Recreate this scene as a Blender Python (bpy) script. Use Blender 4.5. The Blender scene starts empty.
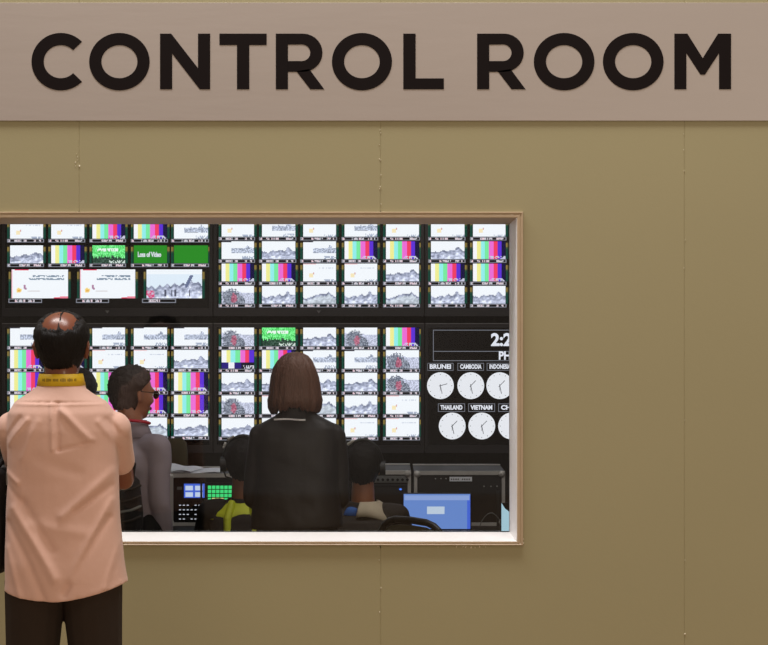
import bpy, bmesh, math, random
import numpy as np
from mathutils import Vector, Matrix, Euler, noise
random.seed(7); rng = np.random.RandomState(7)
sc = bpy.context.scene; C = sc.collection
PI = math.pi

# ------------------------------------------------------------------ camera
CAMZ = 1.70; F = 1750.0
cam_d = bpy.data.cameras.new('camera'); cam = bpy.data.objects.new('camera', cam_d); C.objects.link(cam)
cam.location = (0, 0, CAMZ); cam.rotation_euler = (PI/2, 0, 0)
cam_d.sensor_width = 36; cam_d.lens = F/768*36; cam_d.clip_end = 60
sc.camera = cam
# ------------------------------------------------------------------ world, lights, exposure
sc.view_settings.view_transform = 'Standard'; sc.view_settings.look = 'None'
sc.view_settings.exposure = 0.0; sc.view_settings.gamma = 1.0; sc.view_settings.use_curve_mapping = False
w = bpy.data.worlds.new('world'); sc.world = w; w.use_nodes = True
w.node_tree.nodes['Background'].inputs[0].default_value = (0.60, 0.485, 0.40, 1)
w.node_tree.nodes['Background'].inputs[1].default_value = 0.40

def area(name, loc, target, size, power, col, sy=None):
    d = bpy.data.lights.new(name, 'AREA'); d.energy = power; d.color = col
    d.shape = 'RECTANGLE'; d.size = size; d.size_y = sy or size
    o = bpy.data.objects.new(name, d); C.objects.link(o); o.location = loc
    o.rotation_euler = (Vector(target)-Vector(loc)).to_track_quat('-Z', 'Y').to_euler()
    return o
area('hall_light', (-1.2, 5.75, 7.6), (-1.0, 6.6, 0.8), 7.0, 520, (1.0, 0.975, 0.955), 0.8)
area('hall_fill_light', (-2.0, -0.5, 6.2), (-0.3, 7.0, 0.6), 2.2, 55, (1.0, 0.84, 0.66))
area('hall_side_fill_light', (6.0, -6.0, 2.6), (0.0, 7.0, 0.9), 3.0, 390, (1.0, 0.83, 0.62))  # unseen fill, added to lift the lower part of the wall
area('room_ceiling_light', (0.2, 7.7, 3.1), (0.2, 8.6, 0), 2.4, 24, (1.0, 0.95, 0.9), 0.4)

def P(px, py, Y): return Vector(((px-384)*Y/F, Y, CAMZ+(322.5-py)*Y/F))
def X_(px, Y): return (px-384)*Y/F
def Z_(py, Y): return CAMZ+(322.5-py)*Y/F

# ------------------------------------------------------------------ materials
def lin(c): return tuple(((v/255)/12.92 if v/255 <= .04045 else ((v/255+.055)/1.055)**2.4) for v in c)
def mat(name, c, rough=.6, metal=0, emit=0, nscale=0, namt=.15, bump=0, bscale=60, stretch=(1,1,1), spec=.5, sheen=0):
    m = bpy.data.materials.new(name); m.use_nodes = True; nt = m.node_tree; N = nt.nodes; L = nt.links
    b = N['Principled BSDF']; c4 = (*lin(c), 1)
    b.inputs['Base Color'].default_value = c4; b.inputs['Roughness'].default_value = rough
    b.inputs['Metallic'].default_value = metal; b.inputs['Specular IOR Level'].default_value = spec
    if sheen: b.inputs['Sheen Weight'].default_value = sheen
    if emit: b.inputs['Emission Color'].default_value = c4; b.inputs['Emission Strength'].default_value = emit
    tc = N.new('ShaderNodeTexCoord'); mp = N.new('ShaderNodeMapping'); L.new(tc.outputs['Object'], mp.inputs[0])
    mp.inputs['Scale'].default_value = stretch
    if nscale:
        n = N.new('ShaderNodeTexNoise'); n.inputs['Scale'].default_value = nscale; n.inputs['Detail'].default_value = 5
        r = N.new('ShaderNodeMix'); r.data_type = 'RGBA'
        r.inputs[6].default_value = (*[v*(1-namt) for v in c4[:3]], 1); r.inputs[7].default_value = (*[min(1, v*(1+namt)) for v in c4[:3]], 1)
        L.new(mp.outputs[0], n.inputs[0]); L.new(n.outputs[0], r.inputs[0]); L.new(r.outputs[2], b.inputs['Base Color'])
    if bump:
        n2 = N.new('ShaderNodeTexNoise'); n2.inputs['Scale'].default_value = bscale; n2.inputs['Detail'].default_value = 4
        bp = N.new('ShaderNodeBump'); bp.inputs['Strength'].default_value = bump; bp.inputs['Distance'].default_value = .01
        L.new(mp.outputs[0], n2.inputs[0]); L.new(n2.outputs[0], bp.inputs['Height']); L.new(bp.outputs[0], b.inputs['Normal'])
    return m
def emat(name, c, s=1.0):
    m = bpy.data.materials.new(name); m.use_nodes = True; nt = m.node_tree; nt.nodes.clear()
    e = nt.nodes.new('ShaderNodeEmission'); o = nt.nodes.new('ShaderNodeOutputMaterial')
    e.inputs[0].default_value = (*lin(c), 1); e.inputs[1].default_value = s; nt.links.new(e.outputs[0], o.inputs[0]); return m
def vcmat(name, s):
    m = bpy.data.materials.new(name); m.use_nodes = True; nt = m.node_tree; nt.nodes.clear()
    a = nt.nodes.new('ShaderNodeAttribute'); a.attribute_name = 'Col'
    e = nt.nodes.new('ShaderNodeEmission'); o = nt.nodes.new('ShaderNodeOutputMaterial')
    e.inputs[1].default_value = s; nt.links.new(a.outputs['Color'], e.inputs[0]); nt.links.new(e.outputs[0], o.inputs[0]); return m
M = dict(
    wall=mat('painted_board', (160, 151, 116), .6, nscale=1.1, namt=.05, bump=.03, bscale=90),
    wallback=mat('board_edge', (120, 105, 75), .8, nscale=8),
    sealant=mat('sealant', (232, 222, 200), .4, nscale=40),
    frame=mat('frame_paint', (180, 158, 130), .45, nscale=6, namt=.08, bump=.1, bscale=60),
    sill=mat('sill_paint', (250, 248, 248), .4, nscale=6, namt=.02),
    sign=mat('sign_vinyl', (170, 159, 152), .4, nscale=1.6, namt=.06, bump=.05, bscale=12, stretch=(.35, 1, 2.2)),
    letter=mat('letter_vinyl', (22, 14, 14), .7, nscale=5, spec=.12),
    black=mat('black_plastic', (16, 16, 18), .45, nscale=12),
    bezel=mat('bezel', (46, 44, 47), .4, nscale=10),
    bezel_edge=mat('bezel_edge', (120, 118, 118), .35, nscale=10),
    screen=mat('screen_black', (6, 6, 9), .25, nscale=4),
    drape=mat('black_drape', (40, 37, 34), .9, nscale=4, bump=.4, bscale=3, stretch=(8, 8, .3)),
    room=mat('dark_room_paint', (34, 32, 31), .9, nscale=5),
    floor=mat('carpet', (138, 114, 88), .95, nscale=80, bump=.3, bscale=200),
    rfloor=mat('raised_floor', (38, 36, 36), .8, nscale=20),
    alu=mat('aluminium', (196, 192, 186), .45, .15, nscale=30),
    steel=mat('dark_steel', (70, 70, 72), .4, .6, nscale=30),
    panel=mat('case_laminate', (30, 27, 26), .6, nscale=20, bump=.1),
    greyp=mat('grey_panel', (120, 122, 120), .5, .2, nscale=20),
    knob=mat('knob', (18, 18, 20), .35, nscale=20),
    white=mat('paper', (238, 240, 246), .7, nscale=6, namt=.03),
    skin=mat('skin', (142, 84, 58), .42, nscale=14, namt=.12, bump=.06, bscale=120),
    scalp=mat('scalp', (122, 68, 46), .34, nscale=18, namt=.15, spec=.7),
    skin2=mat('skin_light', (164, 110, 84), .5, nscale=14, namt=.1),
    hair=mat('black_hair', (15, 10, 9), .6, spec=.25, nscale=30, namt=.4, bump=.5, bscale=40, stretch=(6, 6, 1)),
    hairb=mat('brown_hair', (104, 70, 56), .5, nscale=30, namt=.35, bump=.6, bscale=30, stretch=(6, 6, .8)),
    hair2=mat('dark_hair', (46, 36, 32), .6, spec=.3, nscale=30, namt=.4, bump=.5, bscale=40, stretch=(5, 5, 1)),
    shirt=mat('pink_cotton', (222, 180, 164), .75, nscale=5, namt=.05, bump=.25, bscale=14, sheen=.2),
    seam=mat('shirt_seam', (188, 138, 114), .8, nscale=20),
    trousers=mat('dark_trousers', (42, 29, 19), .9, nscale=12, bump=.2, bscale=20),
    lanyard=mat('yellow_lanyard', (214, 176, 24), .55, nscale=30, namt=.1),
    lanyard_print=mat('lanyard_print', (150, 122, 18), .55),
    redlan=mat('red_lanyard', (190, 40, 60), .6, nscale=20),
    jacket=mat('black_jacket', (36, 32, 32), .62, nscale=6, bump=.5, bscale=9),
    jacket2=mat('charcoal_jacket', (44, 38, 34), .8, nscale=6, bump=.4, bscale=14),
    cream=mat('cream_lining', (196, 182, 158), .8, nscale=20),
    grey=mat('grey_cotton', (148, 138, 148), .85, nscale=8, bump=.35, bscale=14),
    vest=mat('yellow_vest', (206, 214, 40), .6, nscale=15, namt=.25),
    dark=mat('dark_cloth', (24, 22, 24), .85, nscale=9, bump=.3, bscale=16),
    blue=mat('blue_collar', (60, 110, 190), .7, nscale=9),
    shoe=mat('shoe_leather', (24, 18, 15), .35, nscale=9),
    eye=mat('eye_white', (230, 226, 220), .2, nscale=3), iris=mat('iris', (30, 18, 12), .2, nscale=3),
    lip=mat('lips', (140, 70, 62), .5, nscale=20),
    olive=mat('olive_upholstery', (74, 70, 52), .85, nscale=20, bump=.2),
    chair=mat('chair_plastic', (26, 26, 26), .4, nscale=10),
    glassesm=mat('spectacle_frame', (20, 20, 24), .3, nscale=5),
)
M['pict'] = vcmat('screen_picture', 1.12); M['pict_cap'] = vcmat('caption_strip', .95)
M['eclock'] = emat('clock_face_light', (245, 246, 250), 1.0); M['ehand'] = emat('hand_dark', (70, 72, 78), 1.0)
M['etext'] = emat('display_text', (240, 242, 250), 1.0); M['eline'] = emat('display_line', (120, 122, 130), 1.0)
M['egreen'] = emat('button_green', (70, 235, 130), .9); M['eyel'] = emat('button_yellow', (240, 240, 150), .9)
M['eblue'] = emat('lcd_blue', (70, 105, 215), 1.0); M['elcd'] = emat('lcd_white', (210, 225, 250), .9)
M['elap'] = emat('laptop_blue', (112, 148, 218), .9); M['elapbar'] = emat('laptop_bar', (150, 176, 232), .9); M['elapdlg'] = emat('laptop_dialog', (205, 222, 240), .9)
M['eled'] = emat('led_white', (220, 225, 235), .8); M['eledb'] = emat('led_blue', (70, 130, 255), 1.2)
# clear glass pane: transparent with a fresnel reflection
g = bpy.data.materials.new('window_glass'); g.use_nodes = True; nt = g.node_tree; nt.nodes.clear()
tr = nt.nodes.new('ShaderNodeBsdfTransparent'); gl = nt.nodes.new('ShaderNodeBsdfGlossy'); gl.inputs['Roughness'].default_value = .03
fr = nt.nodes.new('ShaderNodeFresnel'); fr.inputs[0].default_value = 1.45; mx = nt.nodes.new('ShaderNodeMixShader'); ou = nt.nodes.new('ShaderNodeOutputMaterial')
tr.inputs[0].default_value = (.95, .96, .97, 1)
nt.links.new(fr.outputs[0], mx.inputs[0]); nt.links.new(tr.outputs[0], mx.inputs[1]); nt.links.new(gl.outputs[0], mx.inputs[2]); nt.links.new(mx.outputs[0], ou.inputs[0])
M['glass'] = g

# ------------------------------------------------------------------ helpers
def obj(name, bm, m, parent=None, smooth=False, bevel=0):
    me = bpy.data.meshes.new(name)
    if isinstance(bm, bmesh.types.BMesh):
        bmesh.ops.recalc_face_normals(bm, faces=bm.faces); bm.to_mesh(me); bm.free()
    else: me = bm
    if not isinstance(m, (list, tuple)): m = [m]
    for x in m:
        me.materials.append(x)
    if smooth:
        for p in me.polygons: p.use_smooth = True
    o = bpy.data.objects.new(name, me); C.objects.link(o)
    if parent: o.parent = parent
    if bevel:
        b = o.modifiers.new('bevel', 'BEVEL'); b.width = bevel; b.segments = 2; b.limit_method = 'ANGLE'
    return o
def thing(name, label, cat, loc=(0, 0, 0), rz=0, group=None):
    o = bpy.data.objects.new(name, None); C.objects.link(o); o.location = loc; o.rotation_euler = (0, 0, rz); o.empty_display_size = .1
    o['label'] = label; o['category'] = cat
    if group: o['group'] = group
    return o
def struct(name, bm, m, parent=None):
    o = obj(name, bm, m, parent)
    if not parent: o['kind'] = 'structure'
    return o
def bx(bm, x0, x1, y0, y1, z0, z1, mi=0):
    v = [bm.verts.new(p) for p in ((x0,y0,z0),(x1,y0,z0),(x1,y1,z0),(x0,y1,z0),(x0,y0,z1),(x1,y0,z1),(x1,y1,z1),(x0,y1,z1))]
    for q in ((3,2,1,0),(4,5,6,7),(0,1,5,4),(1,2,6,5),(2,3,7,6),(3,0,4,7)):
        f = bm.faces.new([v[i] for i in q]); f.material_index = mi
def box(x0, x1, y0, y1, z0, z1):
    bm = bmesh.new(); bx(bm, x0, x1, y0, y1, z0, z1); return bm
def prism(bm, pts, y0, y1, holes=None):
    """polygon pts in (x,z), extruded from y0 to y1"""
    n = len(pts); a = [bm.verts.new((x, y0, z)) for x, z in pts]; b = [bm.verts.new((x, y1, z)) for x, z in pts]
    bm.faces.new(a); bm.faces.new(b[::-1])
    for i in range(n): j = (i+1) % n; bm.faces.new((a[i], b[i], b[j], a[j]))
def ring(bm, c, rx, rz, t, y0, y1, a0=0, a1=2*PI, n=48):
    """annulus (or arc) in the xz plane, given thickness"""
    full = abs(a1-a0-2*PI) < 1e-6; k = n if full else n+1; R = []
    for i in range(k):
        a = a0+(a1-a0)*i/n; ca, sa = math.cos(a), math.sin(a)
        R.append([bm.verts.new((c[0]+(rx-d)*ca, y, c[1]+(rz-d)*sa)) for d, y in ((0, y0), (t, y0), (t, y1), (0, y1))])
    for i in range(n):
        p, q = R[i], R[(i+1) % k]
        for j in range(4): bm.faces.new((p[j], p[(j+1) % 4], q[(j+1) % 4], q[j]))
    if not full: bm.faces.new(R[0]); bm.faces.new(R[-1][::-1])
def loft(bm, rings, seg=32, cap=True):
    """rings: (cx, cy, cz, rx, ry[, power]) horizontal superellipses"""
    R = []
    for r in rings:
        cx, cy, cz, rx, ry = r[:5]; e = 2/(r[5] if len(r) > 5 else 2.0); row = []
        for i in range(seg):
            a = 2*PI*i/seg; c_, s_ = math.cos(a), math.sin(a)
            row.append(bm.verts.new((cx+rx*math.copysign(abs(c_)**e, c_), cy+ry*math.copysign(abs(s_)**e, s_), cz)))
        R.append(row)
    for a, b in zip(R, R[1:]):
        for i in range(seg): j = (i+1) % seg; bm.faces.new((a[i], a[j], b[j], b[i]))
    if cap: bm.faces.new(R[0][::-1]); bm.faces.new(R[-1])
    return R
def cone(bm, a, b, ra, rb, seg=14, flat=1.0):
    """rounded tapered limb from a to b"""
    a = Vector(a); b = Vector(b); d = b-a; L = max(d.length, 1e-5); q = d.to_track_quat('Z', 'Y').to_matrix()
    prof = []
    for i in range(1, 5): t = -PI/2+i*PI/10; prof.append((ra*math.sin(t), ra*math.cos(t)))
    prof.append((0, ra)); prof.append((L, rb))
    for i in range(1, 5): t = i*PI/10; prof.append((L+rb*math.sin(t), rb*math.cos(t)))
    R = []
    for h, r in prof: R.append([bm.verts.new(a+q@Vector((r*math.cos(2*PI*i/seg), r*flat*math.sin(2*PI*i/seg), h))) for i in range(seg)])
    for x, y in zip(R, R[1:]):
        for i in range(seg): j = (i+1) % seg; bm.faces.new((x[i], x[j], y[j], y[i]))
    s = bm.verts.new(a-q@Vector((0, 0, ra))); e = bm.verts.new(b+q@Vector((0, 0, rb)))
    for i in range(seg): j = (i+1) % seg; bm.faces.new((s, R[0][j], R[0][i])); bm.faces.new((e, R[-1][i], R[-1][j]))
def tube(bm, pts, r, seg=8):
    for a, b in zip(pts, pts[1:]): cone(bm, a, b, r, r, seg)
def cyl(bm, a, b, r, seg=20):
    a = Vector(a); b = Vector(b); q = (b-a).to_track_quat('Z', 'Y').to_matrix()
    A = [bm.verts.new(a+q@Vector((r*math.cos(2*PI*i/seg), r*math.sin(2*PI*i/seg), 0))) for i in range(seg)]
    B = [bm.verts.new(b+q@Vector((r*math.cos(2*PI*i/seg), r*math.sin(2*PI*i/seg), 0))) for i in range(seg)]
    bm.faces.new(A[::-1]); bm.faces.new(B)
    for i in range(seg): j = (i+1) % seg; bm.faces.new((A[i], A[j], B[j], B[i]))
def ell(bm, c, r, rot=(0, 0, 0), u=20, v=12):
    m = Matrix.Translation(c)@Euler(rot).to_matrix().to_4x4()@Matrix.Diagonal((*r, 1))
    bmesh.ops.create_uvsphere(bm, u_segments=u, v_segments=v, radius=1, matrix=m)
def remesh(name, bm, voxel, m, parent, smooth=4, fn=None):
    me = bpy.data.meshes.new('tmp'); bmesh.ops.recalc_face_normals(bm, faces=bm.faces); bm.to_mesh(me); bm.free()
    t = bpy.data.objects.new('tmp', me); C.objects.link(t)
    r = t.modifiers.new('r', 'REMESH'); r.mode = 'VOXEL'; r.voxel_size = voxel
    if smooth: s = t.modifiers.new('s', 'SMOOTH'); s.factor = .5; s.iterations = smooth
    dg = bpy.context.evaluated_depsgraph_get(); dg.update()
    out = bpy.data.meshes.new_from_object(t.evaluated_get(dg)); out.name = name; out.materials.clear()
    bpy.data.objects.remove(t); bpy.data.meshes.remove(me)
    if fn:
        for v in out.vertices: v.co = fn(v.co)
    return obj(name, out, m, parent, smooth=True)
def text_obj(name, s, h, m, parent, loc, bold=.02, align='CENTER', squash=1.0, depth=.0004):
    cu = bpy.data.curves.new('t', 'FONT'); cu.body = s; cu.size = h*1.37; cu.offset = bold*h; cu.extrude = depth; cu.align_x = align; cu.align_y = 'CENTER'; cu.resolution_u = 3
    t = bpy.data.objects.new('t', cu); C.objects.link(t)
    dg = bpy.context.evaluated_depsgraph_get(); dg.update()
    me = bpy.data.meshes.new_from_object(t.evaluated_get(dg)); bpy.data.objects.remove(t)
    me.transform(Matrix.Translation(loc)@Matrix.Rotation(PI/2, 4, 'X')@Matrix.Diagonal((squash, 1, 1, 1))); me.materials.clear()
    return obj(name, me, m, parent)

# ================================================================== THE SETTING
YW = 7.0; YB = 7.17                                # partition's front and back faces
XL, XR, ZB, ZT = -2.05, X_(516.5, YW), Z_(541, YW), Z_(218, YW)      # window opening
FX = XR; top = 3.4
struct('floor', box(-4.2, 4.2, -3, YW+.1, -.06, 0), M['floor'])
struct('floor_control_room', box(-3.6, 3.3, YW+.1, 10.3, -.06, 0), M['rfloor'])
struct('ceiling', box(-3.6, 3.3, YW+.05, 10.3, top-.05, top+.05), M['room'])
struct('wall_left', box(-3.6, -3.5, YB, 10.2, 0, top-.05), M['room'])
struct('wall_right', box(3.2, 3.3, YB, 10.2, 0, top-.05), M['room'])
# rear wall: black drape hung in soft pleats
bm = bmesh.new(); n = 260; rows = []
for i in range(n+1):
    x = -3.5+6.7*i/n; y = 10.12+.018*math.sin(i*.9)+.01*math.sin(i*.37+1)
    rows.append([bm.verts.new((x, y, z)) for z in (0, top-.05)]+[bm.verts.new((x, 10.2, z)) for z in (top-.05, 0)])
for p, q in zip(rows, rows[1:]):
    for j in range(4): bm.faces.new((p[j], p[(j+1) % 4], q[(j+1) % 4], q[j]))
bm.faces.new(rows[0]); bm.faces.new(rows[-1][::-1])
struct('wall_back', bm, M['drape'])

# partition wall: boards butted with open joints
wall = bpy.data.objects.new('wall_front', None); C.objects.link(wall); wall['kind'] = 'structure'; wall.location = (0, YW, 0)
seams = [X_(79, YW)-1.208*2, X_(79, YW)-1.208, X_(79, YW), X_(380.5, YW), X_(684.5, YW), X_(684.5, YW)+1.208, X_(684.5, YW)+2.416]
J = .0014
def board(pts):
    bm = bmesh.new(); prism(bm, pts, 0, .016)
    return obj('wall_panel', bm, M['wall'], wall, bevel=.0012)
for x_ in seams[1:-1]:
    for z0_, z1_ in (((0, ZB-.03), (ZT+.03, top)) if XL < x_ < XR else ((0, top),)):
        obj('joint_filler', box(x_-.004, x_+.004, .0016, .0172, z0_, z1_) if False else box(x_-J*.98, x_+J*.98, .0014, .0172, z0_, z1_), M['wall'], wall)
def wallbox(x0, x1, z0, z1, name='wall_core'):
    return obj(name, box(x0, x1, .0175, YB-YW, z0, z1), M['wallback'], wall)
for a, b in zip(seams, seams[1:]):
    a += J; b -= J
    if b <= XL or a >= XR: board([(a, 0), (b, 0), (b, top), (a, top)])
    elif a < XL and b < XR: board([(a, 0), (b, 0), (b, ZB), (XL, ZB), (XL, ZT), (b, ZT), (b, top), (a, top)])
    elif a > XL and b > XR: board([(a, 0), (b, 0), (b, top), (a, top), (a, ZT), (XR, ZT), (XR, ZB), (a, ZB)])
    else:
        board([(a, 0), (b, 0), (b, ZB), (a, ZB)]); board([(a, ZT), (b, ZT), (b, top), (a, top)])
wallbox(seams[0], XL-.004, 0, top); wallbox(XR+.004, seams[-1], 0, top); wallbox(XL-.004, XR+.004, 0, ZB-.01); wallbox(XL-.004, XR+.004, ZT+.004, top)
# beads of sealant squeezed out of the joints and round the frame
def blobs(spots, name='sealant_bead'):
    bm = bmesh.new()
    for px, py, r in spots:
        p = P(px, py, YW); ell(bm, (p.x, -.0002, p.z), (r*.004, .0036, r*.0045*random.uniform(.8, 1.6)), u=8, v=6)
    o = obj(name, bm, M['sealant'], wall, smooth=True); o['kind'] = 'stuff'
sp = [(78+random.uniform(-2.5, 1), y, random.uniform(.3, .55)) for y in (154, 157, 160, 162, 163, 166)]+[(79.5, 166, .75)]
sp += [(380+random.uniform(-1, 1.2), y, .45) for y in (130, 133, 145, 159, 160, 175, 187, 189, 204, 560, 588, 612)]
sp += [(684.5+random.uniform(-1, 1), y, .35) for y in (134, 150, 171, 240, 268, 420, 560, 634)]+[(685, 634, .7)]
sp += [(random.uniform(455, 490), 546+random.uniform(-1.5, 2), random.uniform(.3, .7)) for _ in range(18)]
sp += [(random.uniform(514, 524), 540+random.uniform(-2, 5), random.uniform(.3, .8)) for _ in range(12)]
sp += [(396, 545, .5), (378, 546, .5), (438, 547, .4)]
blobs(sp)

# window 1: painted timber frame, sill, glass
win = bpy.data.objects.new('window_1', None); C.objects.link(win); win['kind'] = 'structure'; win.location = (0, YW, 0)
T = 6.5*YW/F; pr = -.016
def mould(pts_fn, name):
    """frame member with a stepped, rounded moulding; pts_fn maps (u across 0..1 from opening outwards, depth y) to corner points"""
    prof = [(0, .02), (0, -.010), (.12, -.014), (.45, -.014), (.55, -.012), (.82, -.016), (.95, -.0155), (1, -.012), (1, 0), (1, .0), (.5, .001)]
    bm = bmesh.new(); A = []; B = []
    for u, y in prof:
        (ax, az), (bx_, bz) = pts_fn(u); A.append(bm.verts.new((ax, y, az))); B.append(bm.verts.new((bx_, y, bz)))
    k = len(prof)
    for i in range(k): j = (i+1) % k; bm.faces.new((A[i], A[j], B[j], B[i]))
    bm.faces.new(A[::-1]); bm.faces.new(B)
    return obj(name, bm, M['frame'], win)
TT = (218-212)*YW/F; TB = 4*YW/F
mould(lambda u: ((XL-u*T, ZT+u*TT), (XR+u*T, ZT+u*TT)), 'frame_rail')
mould(lambda u: ((XL-u*T, ZB-u*TB), (XR+u*T, ZB-u*TB)), 'frame_rail')
mould(lambda u: ((XR+u*T, ZB-u*TB), (XR+u*T, ZT+u*TT)), 'frame_jamb')
mould(lambda u: ((XL-u*T, ZB-u*TB), (XL-u*T, ZT+u*TT)), 'frame_jamb')
YBk = 7.165; XRb, ZTb, ZBb = X_(509.5, YBk), Z_(224, YBk), Z_(532, YBk); XLb = XL+(XR-XRb)
def splay(name, a, b, a2, b2, off, m):
    """board from the front edge a-b to the back edge b2-a2 (x, z), thickness towards off"""
    bm = bmesh.new(); y0, y1 = -.012, YBk-YW
    vs = [bm.verts.new(p) for p in ((a[0], y0, a[1]), (b[0], y0, b[1]), (b2[0], y1, b2[1]), (a2[0], y1, a2[1]))]
    ws = [bm.verts.new((v.co.x+off[0], v.co.y, v.co.z+off[1])) for v in vs]
    bm.faces.new(vs); bm.faces.new(ws[::-1])
    for k in range(4): l = (k+1) % 4; bm.faces.new((vs[k], ws[k], ws[l], vs[l]))
    return obj(name, bm, m, win)
splay('window_sill', (XL, ZB), (XR, ZB), (XLb, ZBb), (XRb, ZBb), (0, -.004), M['sill'])
splay('reveal_board', (XL, ZT), (XR, ZT), (XLb, ZTb), (XRb, ZTb), (0, .004), M['frame'])  # brown instead of white: shade of the underside put into the colour
splay('reveal_board', (XR, ZB), (XR, ZT), (XRb, ZBb), (XRb, ZTb), (.004, 0), M['sill'])
splay('reveal_board', (XL, ZB), (XL, ZT), (XLb, ZBb), (XLb, ZTb), (-.004, 0), M['sill'])
bm = bmesh.new(); g0 = YBk-YW
bx(bm, XLb-.03, XRb+.03, g0, g0+.02, ZBb-.04, ZBb); bx(bm, XLb-.03, XRb+.03, g0, g0+.02, ZTb, ZTb+.04); bx(bm, XLb-.03, XLb, g0, g0+.02, ZBb, ZTb); bx(bm, XRb, XRb+.03, g0, g0+.02, ZBb, ZTb)
obj('rear_stop', bm, M['black'], win)
obj('glass_pane', box(XLb, XRb, g0+.004, g0+.010, ZBb, ZTb), M['glass'], win)

# ================================================================== SIGN
SZ0, SZ1 = Z_(121, YW), Z_(3, YW)
sign = thing('wall_sign', 'long greyish white sign band reading CONTROL ROOM in black capitals above the window', 'sign', (0, YW, 0))
obj('sign_board', box(-3.1, 3.1, -.0085, -.0005, SZ0, SZ1), M['sign'], sign, bevel=.001)
S = YW/F
def lx(px): return (px-384)*S
def lz(py): return CAMZ+(322.5-py)*S
LY0, LY1 = -.0100, -.0082
cap0, cap1 = lz(89.6), lz(34.2)
def letter(ch, bm):
    o = obj('letter', bm, M['letter'], sign); o['label'] = 'black capital letter '+ch
    return o
def poly(ch, *polys):
    bm = bmesh.new()
    for p in polys: prism(bm, [(lx(a), lz(b)) for a, b in p], LY0, LY1)
    letter(ch, bm)
def rc(x0, y0, x1, y1): return [(x0, y0), (x1, y0), (x1, y1), (x0, y1)]
T0, T1 = 34.0, 89.6
def O(x0, x1, y=62): bm = bmesh.new(); ring(bm, (lx((x0+x1)/2), lz(y)), (x1-x0)/2*S, 28.7*S, 12.2*S, LY0, LY1); letter('O', bm)
bm = bmesh.new(); ring(bm, (lx(61.3), lz(62)), 29.3*S, 28.7*S, 12.2*S, LY0, LY1, math.radians(44), math.radians(316)); letter('C', bm)
O(89.6, 150)
poly('N', [(160.4, T0), (171.5, T0), (198.3, 68.5), (198.3, T0), (210.4, T0), (210.4, T1), (200, T1), (172.5, 54), (172.5, T1), (160.4, T1)])
poly('T', [(219.7, T0), (266.8, T0), (266.8, 45.4), (249.5, 45.4), (249.5, T1), (237.2, T1), (237.2, 45.4), (219.7, 45.4)])
def Rr(x0, x1):
    outer = [(x0, T0), (x0+25.5, T0)]; cx, cy, rx, ry = x0+27, 53.1, x1-1.8-(x0+27), 19.1
    for i in range(13): a = PI/2-i*PI/12; outer.append((cx+rx*math.cos(a), cy-ry*math.sin(a)))
    # bowl as outer minus counter: build as a strip
    bm = bmesh.new(); R = []
    out = [(x0+12, T0)]+[(cx+rx*math.cos(PI/2-i*PI/14), cy-ry*math.sin(PI/2-i*PI/14)) for i in range(15)]+[(x0+12, cy+ry)]
    inn = [(x0+12, T0+11)]+[(cx-1+(rx-11.2)*math.cos(PI/2-i*PI/14), cy-(ry-10.8)*math.sin(PI/2-i*PI/14)) for i in range(15)]+[(x0+12, cy+ry-10.8)]
    for (a, b), (c_, d) in zip(out, inn): R.append([bm.verts.new((lx(a), LY0, lz(b))), bm.verts.new((lx(c_), LY0, lz(d))), bm.verts.new((lx(c_), LY1, lz(d))), bm.verts.new((lx(a), LY1, lz(b)))])
    for p, q in zip(R, R[1:]):
        for j in range(4): bm.faces.new((p[j], p[(j+1) % 4], q[(j+1) % 4], q[j]))
    prism(bm, [(lx(a), lz(b)) for a, b in rc(x0, T0, x0+12.1, T1)], LY0, LY1)
    prism(bm, [(lx(a), lz(b)) for a, b in [(x0+20.5, 71.5), (x0+33.5, 69.5), (x1, T1), (x1-14, T1)]], LY0, LY1)
    letter('R', bm)
Rr(276, 324.4)
O(332, 392)
poly('L', [(403.3, T0), (415.6, T0), (415.6, 78.7), (443.8, 78.7), (443.8, T1), (403.3, T1)])
Rr(477, 525.4)
O(533.6, 594.2); O(602.6, 663.2)
poly('M', [(674, T0), (687, T0), (702.3, 58.5), (717.6, T0), (730.6, T0), (730.6, T1), (718.6, T1), (718.6, 53.5), (704.5, 75), (700, 75), (686, 53.5), (686, T1), (674, T1)])

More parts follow.
